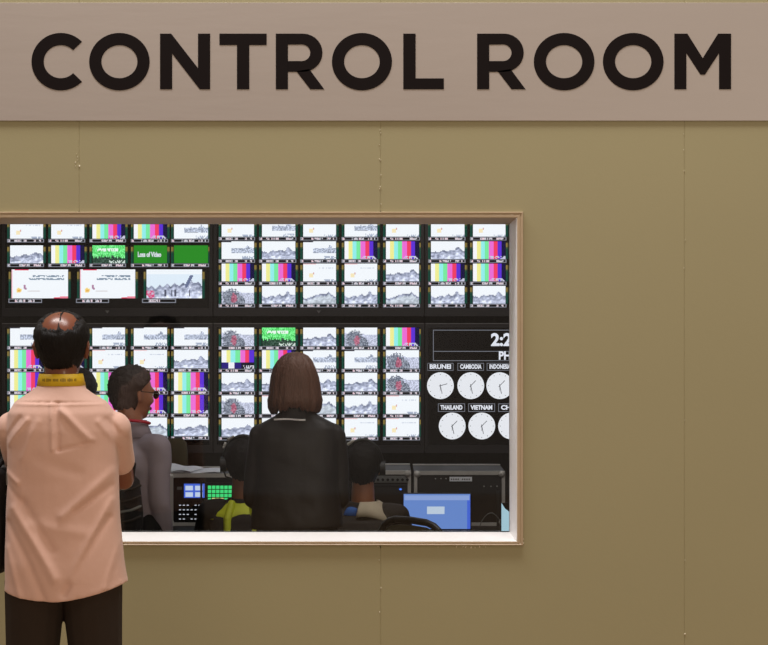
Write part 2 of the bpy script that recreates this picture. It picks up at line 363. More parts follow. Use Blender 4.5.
# ================================================================== DISPLAY WALL
YD = 9.94; K = YD/F
def dx(px): return (px-384)*K
def dz(py): return CAMZ+(322.5-py)*K
BARS = [(250, 250, 252), (244, 240, 150), (150, 240, 236), (120, 236, 160), (240, 110, 214), (244, 62, 100), (92, 48, 214), (16, 14, 60)]
def clipc(a): return np.clip(a, 0, 255)
def pic(kind, W, H, seed):
    r = np.random.RandomState(seed); a = np.zeros((H, W, 3)); a[:] = (248, 251, 254)
    yy, xx = np.mgrid[0:H, 0:W]; u = (xx+.5)/W; v = (yy+.5)/H
    if kind in ('bars', 'smpte'):
        for i, c in enumerate(BARS): a[(u*8).astype(int) == i] = c
        m = (v > .82) & (u > .5) & (r.rand(H, W) > .45); a[m] = (205, 205, 225)
        if kind == 'smpte':
            for i, c in enumerate(BARS[:7]): a[(u*7).astype(int) == i] = c
            m = v > .68; a[m] = (40, 30, 120); a[m & (u > .2) & (u < .38)] = (245, 245, 250); a[m & (u > .6)] = (24, 22, 40)
            m2 = m & (v > .84) & (u > .68) & (r.rand(H, W) > .4); a[m2] = (220, 220, 230)
    elif kind == 'slide':
        a[(np.abs((u-.24)) < .05) & (np.abs(v-.68) < .12)] = (251, 234, 190)
        a[(np.abs((u-.32)) < .025) & (np.abs(v-.56) < .07)] = (214, 150, 150)
        a[(v > .2) & (v < .27) & (u > .48) & (u < .92) & (r.rand(H, W) > .35)] = (206, 212, 226)
        a[(v > .88) & (u > .65) & (r.rand(H, W) > .4)] = (170, 180, 200)
        a[(v < .05) & (u < .4)] = (246, 210, 214)
    elif kind == 'slide_big':
        d = np.hypot((u-.13)*1.7, v-.73); a[d < .085] = (252, 222, 140); a[d < .045] = (236, 176, 90)
        a[(np.abs(u-.235-.02*(v-.6)*6) < .018) & (v > .54) & (v < .7)] = (176, 130, 160)
        for v0, u0 in ((.2, .38), (.30, .30)): a[(v > v0) & (v < v0+.06) & (u > u0) & (u < .93) & (r.rand(H, W) > .35)] = (128, 146, 164)
        a[(v > .42) & (v < .45) & (u > .66) & (u < .92)] = (222, 226, 232); a[(v > .73) & (v < .76) & (u > .28) & (u < .5)] = (220, 214, 216)
        a[(v < .03) & (u > .05) & (u < .3)] = (226, 60, 96); a[(v > .955) & (u > .75)] = (226, 60, 96); a[(v > .93) & (u > .85)] = (240, 130, 150)
        a[(u < .02)] = (250, 200, 210)
    elif kind in ('skyline', 'plane', 'hill'):
        t = .5+.05*np.sin(np.arange(W)*.8+seed)+.05*r.rand(W)
        if kind == 'hill': t = .42+.3*np.abs(np.linspace(-.2, 1, W)-.45)+.05*r.rand(W)
        t = t-.17*np.exp(-((np.arange(W)/W-.76)/.03)**2)-.10*np.exp(-((np.arange(W)/W-.8)/.12)**2)+.1*np.exp(-((np.arange(W)/W-.1)/.2)**2)
        t = (t+np.roll(t, 1)+np.roll(t, -1))/3
        m = v > t[None, :]
        base = np.array((172, 178, 200)); nz = r.rand(H, W)
        for i in range(3): nz = (nz+np.roll(nz, 1, 1)*.5+np.roll(nz, 1, 0)*.3)/1.8
        col = base[None, None, :]+(nz[..., None]-.5)*190
        a[m] = clipc(col)[m]
        lowm = m & (v > t[None, :]+.3); a[lowm] = clipc(col+38)[lowm]
        edge = m & (v < t[None, :]+.1); a[edge] = clipc(col-24)[edge]
        if kind == 'hill':
            g_ = (v > t[None, :]+.12); a[g_] = clipc(np.array((198, 206, 216))+(nz[..., None]-.5)*110)[g_]
        if kind == 'plane':
            a[~m] = (228, 240, 250); a[(v < .16)] = (246, 250, 253)
            tail = (u > .70) & (u < .84) & (v > .2) & (v < .62) & (np.abs((u-.71)-(.6-v)*.26) < .03); a[tail] = (104, 114, 146)
            for uu in (.34, .46, .52, .78): a[(np.abs(u-uu) < .012) & (v > .7) & (v < .92)] = (84, 86, 104)
            a[(u < .14) & (v > .74) & (r.rand(H, W) > .4)] = (222, 84, 130)
    elif kind == 'strip':
        t = .36-.17*np.exp(-((np.arange(W)/W-.8)/.05)**2)+.05*r.rand(W)
        m = (v > t[None, :]) & (v < .68) & (u > .30)
        nz = r.rand(H, W)[..., None]; a[m] = clipc(np.array((132, 140, 158))+nz*100)[m]
        a[(v > .86) & (u > .65) & (r.rand(H, W) > .4)] = (170, 180, 200)
        a[(v < .06) & (u < .3)] = (70, 70, 80)
    elif kind == 'figure':
        nz = r.rand(H, W)[..., None]
        m = v > .3+.1*u; a[m] = clipc(np.array((168, 172, 192))+nz*60)[m]
        jj = (r.rand(H, W)-.5)*.35; b = np.hypot((u-.30)/.27, (v-.68)/.5)+jj < 1; b |= (np.hypot((u-.55)/.17, (v-.9)/.35) < 1); a[b] = clipc(np.array((82, 88, 102))+nz*90)[b]
        c_ = np.hypot((u-.38)/.09, (v-.7)/.27)+jj < 1; a[c_] = clipc(np.array((146, 72, 94))+nz*60)[c_]
    elif kind == 'green': a[:] = (38, 138, 34)
    elif kind == 'greenscape':
        nz = r.rand(H, W)[..., None]; a[:] = clipc(np.array((64, 190, 84))+nz*90)
        a[(v > .14) & (v < .36) & (u > .15) & (u < .8) & (nz[..., 0] > .3)] = (236, 250, 238)
        t = .55+.2*r.rand(W); m = v > t[None, :]; a[m] = clipc(np.array((16, 44, 30))+nz*60)[m]
        a[(v > .82) & (u > .5) & (r.rand(H, W) > .4)] = (210, 225, 215)
    # slight chromatic fringe of the camera's burnt-out screen edge
    return clipc(a)
def picmesh(arr, wd, ht):
    H, W, _ = arr.shape
    vs = [(x*wd/W, 0, -y*ht/H) for y in range(H+1) for x in range(W+1)]
    fs = [(y*(W+1)+x, (y+1)*(W+1)+x, (y+1)*(W+1)+x+1, y*(W+1)+x+1) for y in range(H) for x in range(W)]
    me = bpy.data.meshes.new('picture'); me.from_pydata(vs, [], fs)
    at = me.color_attributes.new('Col', 'FLOAT_COLOR', 'CORNER')
    a = arr.reshape(-1, 3)/255; l = np.where(a <= .04045, a/12.92, ((a+.055)/1.055)**2.4)
    c = np.ones((H*W, 4, 4), np.float32); c[:, :, :3] = l[:, None, :]
    at.data.foreach_set('color', c.ravel()); return me
def capimg(W, H, seed, big=False):
    r = np.random.RandomState(seed); a = np.zeros((H, W, 3)); a[:] = (14, 14, 18)
    a[0] = a[-1] = (140, 142, 152); a[:, 0] = a[:, -1] = (140, 142, 152)
    x = 1; 
    segs = [(int(W*.04), int(W*.1)), (int(W*.3), int(W*.62)), (int(W*.74), int(W*.93))] if not big else [(int(W*.2), int(W*.52)), (int(W*.6), int(W*.85))]
    if seed % 3 == 1: segs[1] = (int(W*.22), int(W*.55))
    for s, e in segs:
        for x in range(s, e):
            if r.rand() > .18: a[1:H-1, x] = (215+r.randint(40), 218, 226); 
            if r.rand() > .6: a[r.randint(1, H-1), x] = (70, 70, 80)
    return a
cap_cache = {}; pic_cache = {}; met = {}
def meter_mesh(w_, h_):
    k = (round(w_, 5), round(h_, 5))
    if k not in met:
        a = np.zeros((12, 2, 3)); a[:] = (10, 78, 62); a[0:1] = (30, 26, 16); a[1:4] = (150, 128, 66); a[4:5] = (60, 90, 60); a[:, 1] = a[:, 1]*.8; met[k] = picmesh(a, w_, h_)
    return met[k]
YT = -.034                                         # tile plane relative to the display origin (front of the panel)
def tile(disp, kind, x0, x1, y0, y1, cx0=None, cx1=None, cy=3.4, big=False):
    W, H = (56, 30) if big else (33, 18)
    seed = random.randint(0, 5) if kind in ('skyline', 'hill', 'strip', 'figure', 'plane') else random.randint(0, 1)
    k = (kind, big, seed)
    wd, ht = (x1-x0)*K, (y1-y0)*K
    if k not in pic_cache: pic_cache[k] = picmesh(pic(kind, W, H, seed), 1, 1)
    me = pic_cache[k]
    o = bpy.data.objects.new('video_tile', me)
    if not me.materials: me.materials.append(M['pict'])
    C.objects.link(o); o.parent = disp; o.location = (dx(x0)-disp.location.x, YT, dz(y0)-disp.location.z); o.scale = (wd, 1, ht)
    desc = dict(bars='colour bar test picture', smpte='colour bar test picture with blue and white lower strip', slide='white title slide', slide_big='large white title slide with yellow emblem',
        skyline='pale camera picture of crowded apron', plane='large camera picture of aircraft tail on apron', hill='pale camera picture with sloping ground',
        strip='white picture with grey band', figure='camera picture with dark red figure', green='plain green picture', greenscape='green tinted picture with dark lower edge')[kind]
    o['label'] = desc
    def sub(nm, me, m, lx0, lz0, ww, hh, yy=-.0004):
        if not me.materials: me.materials.append(m)
        s = bpy.data.objects.new(nm, me); C.objects.link(s); s.parent = o
        s.location = (lx0/wd, yy, lz0/ht); s.scale = (ww/wd, 1, hh/ht); return s
    ck = (big, random.randint(0, 5))
    if ck not in cap_cache: cap_cache[ck] = picmesh(capimg(36, 5, ck[1], big), 1, 1)
    cx0 = x0-3 if cx0 is None else cx0; cx1 = x1+1 if cx1 is None else cx1
    sub('caption_strip', cap_cache[ck], M['pict_cap'], (cx0-x0)*K, -ht-.4*K, (cx1-cx0)*K, cy*K)
    mm = meter_mesh(1, 1)
    sub('audio_meter', mm, M['pict_cap'], -2.8*K, 0, 2.4*K, ht); sub('audio_meter', mm, M['pict_cap'], wd+.4*K, 0, 2.4*K, ht)
    return o
def display(label, x0, x1, y0, y1):
    """wall display; pixel extents of its cabinet at its distance"""
    cx, cz = dx((x0+x1)/2), dz((y0+y1)/2); hw, hh = (x1-x0)/2*K, (y1-y0)/2*K
    d = thing('wall_display', label, 'display', (cx, YD+.035, cz), 0, 'displays of the monitor wall')
    obj('cabinet', box(-hw, hw, -.02, .10, -hh, hh), M['bezel'], d, bevel=.004)
    bz = 3.2*K; bm = bmesh.new()
    bx(bm, -hw, -hw+bz, -.0345, -.0205, -hh, hh); bx(bm, hw-bz, hw, -.0345, -.0205, -hh, hh)
    bx(bm, -hw+bz, hw-bz, -.0345, -.0205, hh-bz*1.4, hh); bx(bm, -hw+bz, hw-bz, -.0345, -.0205, -hh, -hh+8*K)
    obj('bezel', bm, M['bezel'], d)
    obj('bezel_trim', box(-hw, hw, -.0355, -.0346, hh-.9*K, hh-.1*K), M['bezel_edge'], d)
    obj('screen', box(-hw+bz, hw-bz, -.033, -.0205, -hh+8*K, hh-bz*1.4), M['screen'], d)
    bm = bmesh.new(); prism(bm, [(-.012, -hh+5.5*K), (.012, -hh+5.5*K), (0, -hh+2.6*K)], -.0362, -.0346); obj('power_light', bm, M['bezel_edge'], d)
    obj('wall_bracket', box(-.25, .25, .10, .135, -.15, .15), M['steel'], d)
    return d
colA = [(10.1, 43), (51.2, 84.2), (92.4, 125), (133.8, 167), (174, 208)]
colB = [(221.6, 254), (262, 295.3), (303.2, 336), (344.6, 377.2), (386, 419)]
colC = [(431, 464.5), (473, 505.5), (514.5, 547), (556, 589), (597, 630)]
def rows(disp, cols, ys, kinds, h):
    for y, ks in zip(ys, kinds):
        for (a, b), k in zip(cols, ks): 
            o = tile(disp, k, a, b, y, y+h)
            if k == 'green' and a < 140:
                t = text_obj('picture_text', 'Loss of Video', 5.0*K, M['etext'], None, (0, 0, 0), bold=.05, squash=.62)
                t.parent = o; t.scale = (1/((b-a)*K), 1, 1/(h*K)); t.location = (.47, -.0006, -.52)
s_, r_, b_, k_, h_, f_, g_, n_ = 'slide', 'strip', 'bars', 'skyline', 'hill', 'figure', 'green', 'greenscape'
A = display('upper left wall display with small tiles above three large pictures', 2, 212.5, 188, 316)
rows(A, colA, [196.2, 220.8, 245.4], [[s_, b_, s_, k_, r_], [s_, s_, b_, b_, r_], [k_, b_, n_, g_, g_]], 17.8)
tile(A, 'slide_big', 11.5, 68, 269.4, 298.3, 8.4, 42, 4.2, True); tile(A, 'slide_big', 80, 135.2, 269.4, 298.3, 76, 109, 4.2, True); tile(A, 'plane', 146.5, 202, 269.4, 298.3, 142, 176, 4.2, True)
B = display('upper middle wall display filled with small picture tiles', 213.5, 424, 188, 316)
rows(B, colB, [196.7, 218.9, 241.3, 263.6, 285.9], [[r_, s_, b_, s_, k_], [s_, r_, s_, r_, s_], [r_, k_, r_, b_, b_], [b_, b_, s_, s_, k_], [f_, k_, h_, k_, h_]], 17.7)
Cc = display('upper right wall display partly cut off by the window frame', 425, 635.5, 188, 316)
rows(Cc, colC, [196.7, 218.9, 241.3, 263.6, 285.9], [[s_, s_, b_, s_, k_], [s_, s_, s_, r_, s_], [k_, b_, r_, b_, b_], [b_, b_, s_, s_, k_], [k_, k_, h_, k_, h_]], 17.7)
D = display('lower left wall display behind the heads of the two men', 2, 212.5, 323, 453)
rows(D, colA, [327.4, 349.9, 372.4, 395, 417.6], [[r_, r_, r_, r_, r_], [b_, b_, s_, s_, k_], [b_, s_, b_, b_, b_], [b_, b_, b_, b_, b_], [k_, k_, h_, h_, k_]], 18.3)
E = display('lower middle wall display behind the brown haired woman', 213.5, 424, 323, 453)
rows(E, colB, [327.6, 350.2, 372.8, 395.5, 418.2], [[f_, n_, k_, f_, b_], ['smpte', b_, r_, r_, f_], [k_, k_, k_, k_, f_], [f_, s_, h_, k_, s_], [k_, k_, s_, s_, s_]], 18.3)
Fd = display('lower right wall display showing white world clocks and the time', 425, 635.5, 323, 453)
fx, fz = Fd.location.x, Fd.location.z
def fl(px, py): return (dx(px)-fx, dz(py)-fz)
def outline(bm, x0, y0, x1, y1, t=.7, y=-.0345):
    (a, b), (c_, d) = fl(x0, y0), fl(x1, y1); t *= K; a, c_ = min(a, c_), max(a, c_); d, b = min(b, d), max(b, d)
    bx(bm, a, c_, y, y+.001, b-t, b); bx(bm, a, c_, y, y+.001, d, d+t); bx(bm, a, a+t, y, y+.001, d+t, b-t); bx(bm, c_-t, c_, y, y+.001, d+t, b-t)
bm = bmesh.new(); outline(bm, 433, 329.8, 625, 361); (a, b) = fl(433, 351); bx(bm, a, a+192*K, -.0345, -.0335, b-.7*K, b)
tp = obj('time_panel', bm, M['eline'], Fd)
t = text_obj('time_text', '2:28', 12.5*K, M['etext'], tp, (0, 0, 0), bold=.05, align='LEFT'); x, z = fl(491, 340.3); t.location = (x, -.035, z)
t = text_obj('place_text', 'PHILIPPINES', 8.2*K, M['etext'], tp, (0, 0, 0), bold=.05, align='LEFT', squash=.9); x, z = fl(498.5, 356); t.location = (x, -.035, z)
def clock(px, py, hour, name, bx0, bx1, by0, by1):
    bm = bmesh.new(); x, z = fl(px, py); cyl(bm, (0, 0, 0), (0, -.0012, 0), 13.4*K, 48)
    c = obj('clock_face', bm, M['eclock'], Fd); c.location = (x, -.0335, z); c['label'] = 'white round clock face under the name '+name
    bm = bmesh.new()
    for i in range(12):
        a = i*PI/6; p = Vector((math.sin(a), 0, math.cos(a)))
        cyl(bm, p*11.4*K+Vector((0, -.0013, 0)), p*11.4*K+Vector((0, -.0019, 0)), .45*K, 6)
    obj('hour_marks', bm, M['ehand'], c)
    for ang, L, w_ in ((hour*PI/6, 7.2, .32), (28*PI/30, 8.2, .3), (0.02+PI, 5, .2)):
        bm = bmesh.new(); bx(bm, -w_*K, w_*K, -.0022, -.0014, -1.5*K, L*K)
        bmesh.ops.rotate(bm, verts=bm.verts, cent=(0, 0, 0), matrix=Matrix.Rotation(ang, 3, 'Y')); obj('clock_hand', bm, M['ehand'], c)
    bm = bmesh.new(); outline(bm, bx0, by0, bx1, by1, .6); pl = obj('name_plate', bm, M['eline'], Fd)
    x, z = fl((bx0+bx1)/2, (by0+by1)/2)
    t = text_obj('name_text', name, 4.4*K, M['etext'], pl, (0, 0, 0), bold=.06)
    wtxt = t.dimensions.x; s = (bx1-bx0-5)*K/max(wtxt, 1e-3); t.scale = (min(1.25, s), 1, 1); t.location = (x, -.035, z)
clock(440.4, 385.7, 2.47, 'BRUNEI', 427.2, 453.5, 363, 370.6)
clock(470.8, 385.7, 1.47, 'CAMBODIA', 457.5, 484, 363, 370.6)
clock(499.8, 385.7, 1.47, 'INDONESIA', 486.8, 513, 363, 370.6)
clock(452.2, 426, 1.47, 'THAILAND', 438, 465, 403.5, 411.8)
clock(481.8, 426, 1.47, 'VIETNAM', 468.3, 495, 403.5, 411.8)
clock(511.6, 426, 2.47, 'CHINA', 498.3, 525, 403.5, 411.8)

# ================================================================== DESK AND EQUIPMENT
TZ = .64
desk = thing('control_desk', 'long black control desk carrying the rack cases and laptop', 'desk', (0, 8.95, 0))
obj('desktop', box(-1.75, 1.15, -.32, .42, TZ-.03, TZ), M['black'], desk, bevel=.004)
for x in (-1.7, -.3, 1.1):
    for y in (-.28, .38): obj('leg', box(x-.02, x+.02, y-.02, y+.02, 0, TZ-.03), M['steel'], desk)
YC = 9.12
def case(label, px0, px1, pyt, depth=.4, front=True):
    x0, x1 = X_(px0, YC), X_(px1, YC); h = Z_(pyt, YC)-TZ; w_ = x1-x0
    c = thing('rack_case', label, 'case', ((x0+x1)/2, YC, TZ+.001), 0, 'flight cases on the desk')
    hw = w_/2; t = .012
    bm = bmesh.new(); bx(bm, -hw, hw, 0, depth, 0, t); bx(bm, -hw, hw, 0, depth, h-t, h); bx(bm, -hw, -hw+t, 0, depth, t, h-t); bx(bm, hw-t, hw, 0, depth, t, h-t); bx(bm, -hw+t, hw-t, depth-t, depth, t, h-t)
    obj('shell', bm, M['panel'], c)
    e = .017
    obj('edge_rail', box(-hw, hw, depth-.02, depth+.002, h+.0004, h+.006), M['alu'], c)
    for args in ((-hw, hw, h-e*1.1, h+.002), (-hw, hw, -.0, e)): obj('edge_rail', box(args[0], args[1], -.004, 0, args[2], args[3]), M['alu'], c)
    for x in (-hw, hw-e): obj('edge_rail', box(x, x+e, -.004, 0, e, h-e*1.1), M['alu'], c)
    for x in (-hw+.017, hw-.017):
        for z in (.019, h-.014):
            bm = bmesh.new(); ell(bm, (x, 0, z), (.019, .014, .018), u=12, v=8); obj('corner_cap', bm, M['alu'], c, smooth=True)
    return c, hw, h
# left rack with screen and buttons
c1, hw, h = case('open rack case with blue screen and lit green buttons', 167, 240, 474)
def cl(px, py, c): return X_(px, YC)-c.location.x, Z_(py, YC)-TZ
def crect(name, px0, py0, px1, py1, y0, y1, m, c, par=None, bevel=0):
    a, b = cl(px0, py1, c); a2, b2 = cl(px1, py0, c); return obj(name, box(a, a2, y0, y1, b, b2), m, par or c, bevel=bevel)
obj('unit_panel', box(-hw+.018, hw-.014, .004, .02, .014, h-.022), M['knob'], c1)
sp_ = crect('rack_screen', 184, 484, 204.5, 498, -.002, .0035, M['eblue'], c1)
bm = bmesh.new()
for i in range(2):
    for j in range(2):
        a, b = cl(185.5+i*9.7, 490.5+j*6.5, c1); bx(bm, a, a+7.5*YC/F, -.0034, -.0022, b, b+4.6*YC/F)
obj('screen_panes', bm, M['elcd'], sp_)
bm = bmesh.new()
bp = crect('button_panel', 206, 483, 236, 502, -.001, .0035, M['knob'], c1)
for i in range(6):
    for j in range(4):
        a, b = cl(208+i*4.1, 489+j*4.1, c1); m = M['eyel'] if (j == 3 and i in (1, 2, 3)) else M['egreen']
        obj('button', box(a, a+3.3*YC/F, -.006, -.0012, b, b+3.2*YC/F), m, bp)
bm = bmesh.new(); a, b = cl(232.8, 495, c1); prism(bm, [(a, b-.010), (a+.012, b), (a, b+.010)], -.006, -.0012); obj('arrow_button', bm, M['egreen'], bp)
for j in range(6):
    pl = crect('button_row', 178, 503.5+j*4.6, 202, 506.5+j*4.6, -.001, .0035, M['steel'] if j % 2 else M['knob'], c1)
    bm = bmesh.new()
    for i in range(6):
        if random.random() < .65: a, b = cl(179+i*3.9, 505.8+j*4.6, c1); bx(bm, a, a+2*YC/F, -.003, -.0012, b, b+.9*YC/F)
    if len(bm.verts): obj('key_light', bm, M['eled'], pl)
    else: bm.free()
crect('side_screen', 177, 487, 182, 490, -.001, .0035, M['greyp'], c1)
crect('handle_post', 200.5, 478, 202.5, 530, -.016, -.005, M['steel'], c1)
crect('handle_post', 170.5, 476, 173.5, 531, -.016, -.005, M['alu'], c1)
# cables
for k, (x0, y0, x1, y1) in enumerate([(166, 480, 168, 530), (205, 512, 200, 530), (208, 505, 206, 531)]):
    bm = bmesh.new(); pts = []
    for i in range(9): t = i/8; p = P(x0+(x1-x0)*t+2.2*math.sin(t*5+k), y0+(y1-y0)*t, 9.07); pts.append(p)
    pts[-1].z = TZ+.006
    tube(bm, pts, .003, 6); o = obj('cable', bm, [M['greyp'], M['steel'], M['knob']][k], None, smooth=True)
    o['label'] = ['pale grey cable hanging left of the rack with the green buttons', 'dark grey cable hanging under the blue rack screen', 'black cable hanging below the green buttons'][k]; o['category'] = 'cable'; o['group'] = 'cables at the left rack'
# papers on the left rack
for k, (px, py, w_, rz) in enumerate([(192, 468, .27, .06), (178, 466, .18, -.25)]):
    bm = bmesh.new(); g2 = 10
    V = [[bm.verts.new((-w_/2+w_*i/g2, -.10+.2*j/4, .0035*math.sin(i*.9+k)+(.016 if k else .002)*(1-i/g2)*(.5+j/8))) for j in range(5)] for i in range(g2+1)]
    for i in range(g2):
        for j in range(4): bm.faces.new((V[i][j], V[i+1][j], V[i+1][j+1], V[i][j+1]))
    o = obj('paper_sheet', bm, M['white']); so = o.modifiers.new('s', 'SOLIDIFY'); so.thickness = .0035 if k == 0 else .002
    o.location = (X_(px, YC), YC+.13, Z_(474, YC)+.0085+k*.007); o.rotation_euler = (.02, 0, rz)
    o['label'] = ['wide white papers lying flat on top of the rack with the green buttons', 'smaller curled white sheet on top of the paper pile on the left rack'][k]; o['category'] = 'paper'; o['group'] = 'papers on the rack'
# middle rack with knobs
c2, hw, h = case('low rack case with a row of knobs beside the headset operator in a cream collar', 352, 411, 471)
obj('unit_panel', box(-hw+.018, hw-.018, .004, .02, .014, h-.02), M['panel'], c2)
kp = crect('knob_panel', 356, 476, 407.5, 483, -.001, .0035, M['greyp'], c2)
for i in range(7):
    a, b = cl(378+i*4.9, 479.6, c2); bm = bmesh.new(); cyl(bm, (a, -.001, b), (a, -.014, b), .0075, 12); obj('knob', bm, M['knob'], kp)
crect('unit_strip', 356, 484.5, 407.5, 486, -.001, .0035, M['steel'], c2)
a, b = cl(400.5, 489.5, c2); bm = bmesh.new(); ell(bm, (a, 0, b), (.007, .004, .005), u=10, v=6); obj('indicator_light', bm, M['eledb'], c2)
# right road case
c3, hw, h = case('closed black road case with aluminium edges and white label plate', 414, 505, 471.5)
lid = obj('lid_panel', box(-hw+.017, hw-.017, -.0005, .008, .017, h-.019), M['panel'], c3)
crect('label_plate', 449.5, 477, 472, 481.5, -.003, -.0006, M['white'], c3)
bm = bmesh.new()
for i in range(9):
    a, b = cl(451+i*2.2, 480.1, c3)
    if i != 4: bx(bm, a, a+.006, -.0036, -.0031, b, b+.007)
o = obj('label_print', bm, M['steel'], c3); o['kind'] = 'stuff'
for px in (435.5, 441, 446, 484, 491, 497):
    a, b = cl(px, 478.8 if px < 470 else 486.5, c3); bm = bmesh.new(); ell(bm, (a, -.001, b), (.004, .003, .003), u=8, v=6); obj('rivet', bm, M['alu'], c3)
# recessed hinge bar
crect('latch_bar', 496.5, 491, 499.5, 527, -.006, -.0006, M['steel'], c3)
bm = bmesh.new(); pts = []
for i in range(14):
    t = i/13; pts.append(P(479+24*t, 529-16*math.sin(t*PI)**.7, 9.05))
tube(bm, pts, .0025, 6); o = obj('cable', bm, M['greyp'], None, smooth=True); o['label'] = 'grey cable loop standing in front of the closed road case'; o['category'] = 'cable'
# laptop
LY = 8.80
lap = thing('laptop', 'open laptop with a bright blue screen in front of the road case', 'laptop', (X_(437, LY), LY, TZ))
hw = 34.5*LY/F
obj('keyboard_base', box(-hw, hw, -.22, 0, 0.001, .016), M['black'], lap, bevel=.003)
bm = bmesh.new()
for i in range(12):
    for j in range(4): bx(bm, -hw+.02+i*.0255, -hw+.041+i*.0255, -.19+j*.024, -.17+j*.024, .0165, .018)
o = obj('keys', bm, M['knob'], lap); o['kind'] = 'stuff'
zt = Z_(493, LY)-TZ
lp = obj('screen_lid', box(-hw, hw, .001, .012, .016, zt), M['black'], lap, bevel=.003)
obj('screen', box(-hw+.006, hw-.006, -.0012, .0008, .022, zt-.005), M['elap'], lap)
obj('title_bar', box(-hw+.01, hw-.01, -.0024, -.0013, zt-.036, zt-.012), M['elapbar'], lap)
obj('dialog_box', box(X_(427, LY)-lap.location.x, X_(444.5, LY)-lap.location.x, -.0028, -.0013, Z_(514, LY)-TZ, Z_(506.5, LY)-TZ), M['elapdlg'], lap)
obj('side_bar', box(hw-.022, hw-.006, -.002, -.0013, .022, zt-.012), M['eblue'], lap)
# pale card in a holder at the right edge, its glow added to brighten it
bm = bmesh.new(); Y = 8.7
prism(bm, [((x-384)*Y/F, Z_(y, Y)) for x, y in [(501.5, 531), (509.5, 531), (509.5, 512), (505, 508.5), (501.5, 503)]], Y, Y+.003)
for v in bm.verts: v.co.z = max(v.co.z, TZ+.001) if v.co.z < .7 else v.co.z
o = thing('card', 'small pale blue card with an added glow at the lower right window corner', 'card'); obj('screen', bm, emat('card_glow', (178, 216, 228), .9), o)
bm = bmesh.new(); bx(bm, X_(500.6, Y), X_(510.5, Y), Y+.0035, Y+.012, TZ+.001, Z_(503, Y)); obj('card_back', bm, M['black'], o)

# ================================================================== CHAIRS
def office_chair(label, loc, rz, bw, bz0, bz1, m_back, head=None, sz=.41):
    t = thing('office_chair', label, 'chair', loc, rz, 'office chairs in the control room')
    bm = bmesh.new(); loft(bm, [(0, 0, sz-.05, .22, .21, 4), (0, 0, sz-.01, .24, .23, 4), (0, 0, sz, .225, .215, 4)]); obj('seat', bm, M['chair'], t, smooth=True)
    bm = bmesh.new(); n = 12; pts = []
    for j in range(2):
        y = -.24-.02*j
        pts.append([(math.copysign(abs(math.cos(a))**.55, math.cos(a))*bw/2*.9, y-.03*0, (bz0+bz1)/2+math.copysign(abs(math.sin(a))**.55, math.sin(a))*(bz1-bz0)/2*.88) for a in [2*PI*i/24 for i in range(24)]])
    Va = [[bm.verts.new(p) for p in q] for q in pts]; bm.faces.new(Va[0]); bm.faces.new(Va[1][::-1])
    for i in range(24): j = (i+1) % 24; bm.faces.new((Va[0][i], Va[1][i], Va[1][j], Va[0][j]))
    obj('backrest', bm, m_back, t)
    bm = bmesh.new(); q = [Vector((math.copysign(abs(math.cos(a))**.55, math.cos(a))*bw/2, -.25, (bz0+bz1)/2+math.copysign(abs(math.sin(a))**.55, math.sin(a))*(bz1-bz0)/2)) for a in [2*PI*i/24 for i in range(25)]]
    tube(bm, q, .016, 8); obj('backrest_frame', bm, M['chair'], t, smooth=True)
    bm = bmesh.new(); tube(bm, [(0, -.24, bz0+.03), (0, -.27, sz-.03), (0, -.05, sz-.06)], .018, 8); obj('back_support', bm, M['chair'], t, smooth=True)
    for s in (-1, 1):
        bm = bmesh.new(); tube(bm, [(s*.235, -.12, sz-.03), (s*.25, -.12, sz+.17)], .012, 8); bx(bm, s*.25-.025, s*.25+.025, -.15, .1, sz+.17, sz+.195); bx(bm, min(s*.2, s*.26), max(s*.2, s*.26), -.14, -.1, sz-.05, sz-.03); obj('armrest', bm, M['chair'], t)
    bm = bmesh.new(); cyl(bm, (0, 0, .08), (0, 0, sz-.05), .025); obj('column', bm, M['steel'], t)
    for i in range(5):
        a = 2*PI*i/5+.3; bm = bmesh.new(); cone(bm, (0, 0, .09), (.235*math.cos(a), .235*math.sin(a), .065), .022, .014); lg = obj('base_leg', bm, M['chair'], t, smooth=True)
        bm = bmesh.new(); c_ = Vector((.235*math.cos(a), .235*math.sin(a), .027)); d_ = Vector((-math.sin(a), math.cos(a), 0))*.018; cyl(bm, c_-d_, c_+d_, .027, 14); obj('caster', bm, M['black'], lg)
    if head:
        bm = bmesh.new(); hx, hz0, hz1 = head
        loft(bm, [(0, -.25, hz0, hx*.8, .02, 3), (0, -.25, hz0+.02, hx, .028, 3), (0, -.25, (hz0+hz1)/2, hx*1.04, .032, 3), (0, -.25, hz1-.025, hx*.95, .028, 3), (0, -.25, hz1, hx*.6, .014, 3)]); obj('headrest', bm, M['olive'], t, smooth=True)
        bm = bmesh.new(); tube(bm, [(0, -.25, bz1-.03), (0, -.25, hz0+.02)], .012, 8); obj('headrest_post', bm, M['chair'], t)
    return t
office_chair('empty office chair with olive back in front of the laptop', (X_(411, 7.65)+.18, 7.65+.174, 0), -.8, .40, .46, Z_(516.5, 7.65)-.016, M['olive'])
office_chair('office chair with an olive headrest behind the left rack', (X_(174, 9.60), 9.86, 0), 0, .40, .5, .84, M['chair'], (.072, .88, Z_(439, 9.55)))

